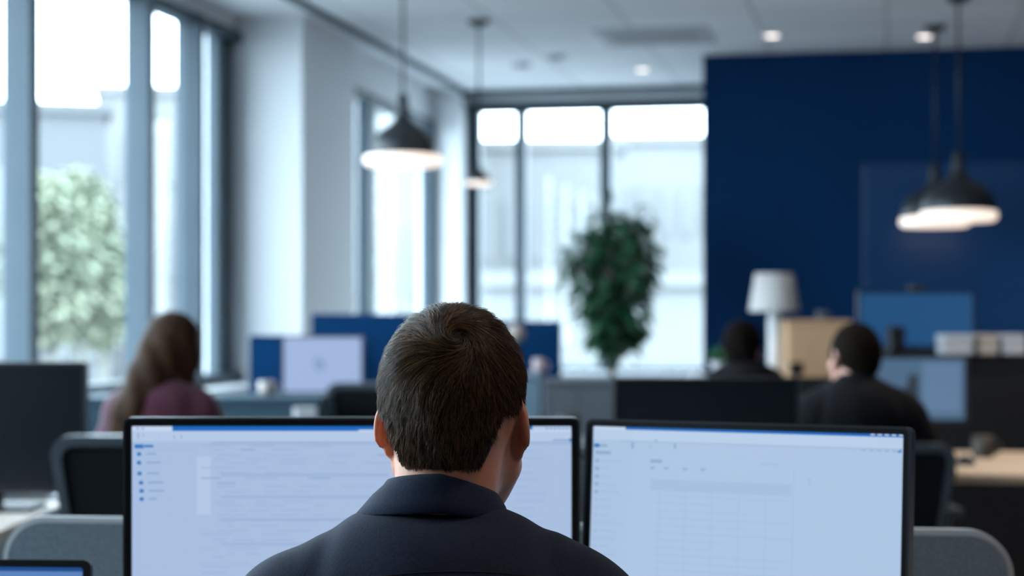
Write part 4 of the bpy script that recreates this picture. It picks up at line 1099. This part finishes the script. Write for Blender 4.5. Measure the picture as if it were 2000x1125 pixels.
# small plant left of the dark haired person, on a white ledge
x, y = W(1398, 9.7)
t = empty('side_table', (x, y, 0), YAW, 'pale side table at the foot of the navy wall', 'table')
b = MB(); b.box((0, 0, .945), (.26, .26, .03), .004); b.build('tabletop', M['box_white'], t)
for sx in (-1, 1):
    for sy in (-1, 1):
        b = MB(); b.box((sx * .11, sy * .11, .465), (.025, .025, .93), .003); b.build('leg', M['box_white'], t)
x, y = W(1404, 9.68)
t = empty('potted_plant', (x, y, .96), 0, 'small green potted plant on the pale side table', 'plant')
b = MB(); b.lathe([(0, 0), (.035, 0), (.045, .07), (.041, .07), (.036, .055), (0, .055)], n=24); b.build('pot', M['box_white'], t)
bl = bmesh.new()
for q in range(46):
    az = rt_.uniform(0, 2 * PI); el_ = rt_.uniform(.2, 1.5); d = Vector((math.cos(az) * math.cos(el_), math.sin(az) * math.cos(el_), math.sin(el_) + .25))
    leaf_into(bl, Vector((0, 0, .055)) + d * rt_.uniform(.0, .04), d, Vector((rt_.gauss(0, .3), rt_.gauss(0, .3), 1)), rt_.uniform(.06, .10), .028)
me = bpy.data.meshes.new('leaves'); bl.to_mesh(me); bl.free(); me.materials.append(M['leaf_light']); o = bpy.data.objects.new('leaves', me); COL.objects.link(o); o.parent = t

# ================================================================== OUTSIDE
b = MB(); b.box((0, 30, -9.1), (240, 240, .2)); struct(b.build('ground', M['street']))
def building(px0, px1, D, ztop, m, label, depth=10, cols=5, rows=4, dz=2.9, win=True, rz=None):
    pc = (px0 + px1) / 2; x, y = W(pc, D); w = (px1 - px0) / F * D
    t = empty('building', (x, y, -9), YAW - math.atan((pc - 1000) / F) if rz is None else rz, label, 'building', 'pale buildings outside the windows')
    H = ztop + 9
    b = MB(); b.box((0, depth / 2, H / 2), (w, depth, H)); b.box((0, depth / 2, H + .12), (w + .3, depth + .3, .24)); b.build('walls', m, t)
    if win:
        for r_ in range(rows):
            for c_ in range(cols):
                b = MB(); b.box((-w / 2 + (c_ + .5) * w / cols, -.03, H - 2.0 - r_ * dz), (w / cols * .42, .08, 1.5), mi=0); b.build('window', M['far_window'], t)
    return t
building(-140, 205, 42, ZZ(218, 42), M['facade_b'], 'grey-blue flat-roofed block outside the left windows, behind the trees', cols=6, depth=8)
building(196, 470, 56, ZZ(184, 56), M['facade_a'], 'taller pale block outside the left windows, beside the grey-blue one', cols=5)
building(480, 905, 40, ZZ(70, 40), M['facade_c'], 'white block outside the windows past the white column', cols=7)
building(925, 1212, 46, ZZ(292, 46), M['facade_a'], 'pale block outside the back windows, at their left', cols=6, depth=7)
building(1200, 1480, 55, ZZ(280, 55), M['facade_c'], 'pale block with tall roofline outside the back windows, at their right', cols=7)
building(880, 1500, 30, ZZ(560, 30), M['facade_c'], 'low white terrace outside the back windows, below the taller blocks', depth=5, cols=9, rows=2)
def street_tree(px, D, ztop, rad, label, n=5000):
    x, y = W(px, D); t = empty('street_tree', (x, y, -9), 0, label, 'tree', 'trees outside the left windows')
    b = MB(); b.tube([(0, 0, 0), (.1, 0, 4), (0, .1, ztop + 9 - rad)], [.22, .18, .08], 10); b.build('trunk', M['street_bark'], t)
    bl = bmesh.new(); H = ztop + 9
    for q in range(n):
        while True:
            u = Vector((rt_.uniform(-1, 1), rt_.uniform(-1, 1), rt_.uniform(-1, 1)))
            if .3 < u.length < 1: break
        p = Vector((u.x * rad, u.y * rad, H - rad * 2.0 + u.z * rad * 2.0)); az = rt_.uniform(0, 2 * PI)
        leaf_into(bl, p, Vector((math.cos(az), math.sin(az), rt_.uniform(-.8, .5))), Vector((rt_.gauss(0, .5), rt_.gauss(0, .5), 1)), rt_.uniform(.10, .17), rt_.uniform(.08, .12))
    me = bpy.data.meshes.new('crown'); bl.to_mesh(me); bl.free(); me.materials.append(M['tree_leaf']); o = bpy.data.objects.new('crown', me); COL.objects.link(o); o.parent = t; o['kind'] = 'stuff'
street_tree(92, 26, ZZ(335, 26), .62, 'leafy street tree outside the left window, at its left edge')
street_tree(150, 28, ZZ(325, 28), .66, 'leafy street tree outside the left window, second from its left edge')
street_tree(196, 30, ZZ(440, 30), .50, 'lower leafy street tree outside the left window, before the pale block')

# ================================================================== LIGHT
wd = bpy.data.worlds.new('overcast_sky'); S.world = wd; wd.use_nodes = True
bg = wd.node_tree.nodes['Background']; bg.inputs[0].default_value = (.67, .86, 1.0, 1); bg.inputs[1].default_value = 13
def portal(name, loc, rot, sx, sy):
    l = bpy.data.lights.new(name, 'AREA'); l.shape = 'RECTANGLE'; l.size = sx; l.size_y = sy; l.cycles.is_portal = True
    o = bpy.data.objects.new(name, l); COL.objects.link(o); o.location = loc; o.rotation_euler = rot
portal('window_portal', (XW - .12, (WY0 + COLY0) / 2, (SILL + HEAD) / 2), (0, -PI / 2, 0), HEAD - SILL, COLY0 - WY0)
portal('window_portal', (X2 - .12, 12.5, (SILL + HEAD2) / 2), (0, -PI / 2, 0), HEAD2 - SILL, 2.3)
portal('window_portal', ((BX0 + BX1) / 2, YB + .12, (BSILL + BHEAD) / 2), (-PI / 2, 0, 0), BX1 - BX0, BHEAD - BSILL)
# unseen ceiling spots added to brighten the room, apart from the modelled downlights
def lamp(x, y, e, size=.12, c=(1, .80, .66)):
    l = bpy.data.lights.new('fill_spot', 'SPOT'); l.energy = e; l.color = c; l.spot_size = math.radians(115); l.spot_blend = .6; l.shadow_soft_size = size
    o = bpy.data.objects.new('fill_spot', l); COL.objects.link(o); o.location = (x, y, CEIL - .05)
for x, y in ((.6, 2.4), (2.4, 5.4), (.2, 6.2), (1.4, 8.6), (-1.6, 4.6), (-1.4, 9.0), (1.3, 1.1)): lamp(x, y, 36)
for x, y in ((2.6, 9.8), (3.4, 7.6), (1.3, 7.3), (2.0, 11.2)): lamp(x, y, 95)  # stronger added spots, brighten the right side and its ceiling by bounce

# ================================================================== CAMERA
cam = bpy.data.cameras.new('camera'); co = bpy.data.objects.new('camera', cam); COL.objects.link(co)
co.location = (0, 0, CAMZ); co.rotation_euler = (PI / 2, 0, YAW)
cam.sensor_width = 36; cam.lens = 36 * F / 2000; cam.shift_y = (HOR - 562.5) / 2000
cam.dof.use_dof = True; cam.dof.focus_distance = 1.96; cam.dof.aperture_fstop = (cam.lens / 1000) / .0158
cam.clip_end = 500
S.camera = co
S.view_settings.view_transform = 'Standard'; S.view_settings.look = 'None'; S.view_settings.gamma = 1; S.view_settings.use_curve_mapping = False
S.view_settings.exposure = .24
S.cycles.sample_clamp_indirect = 6
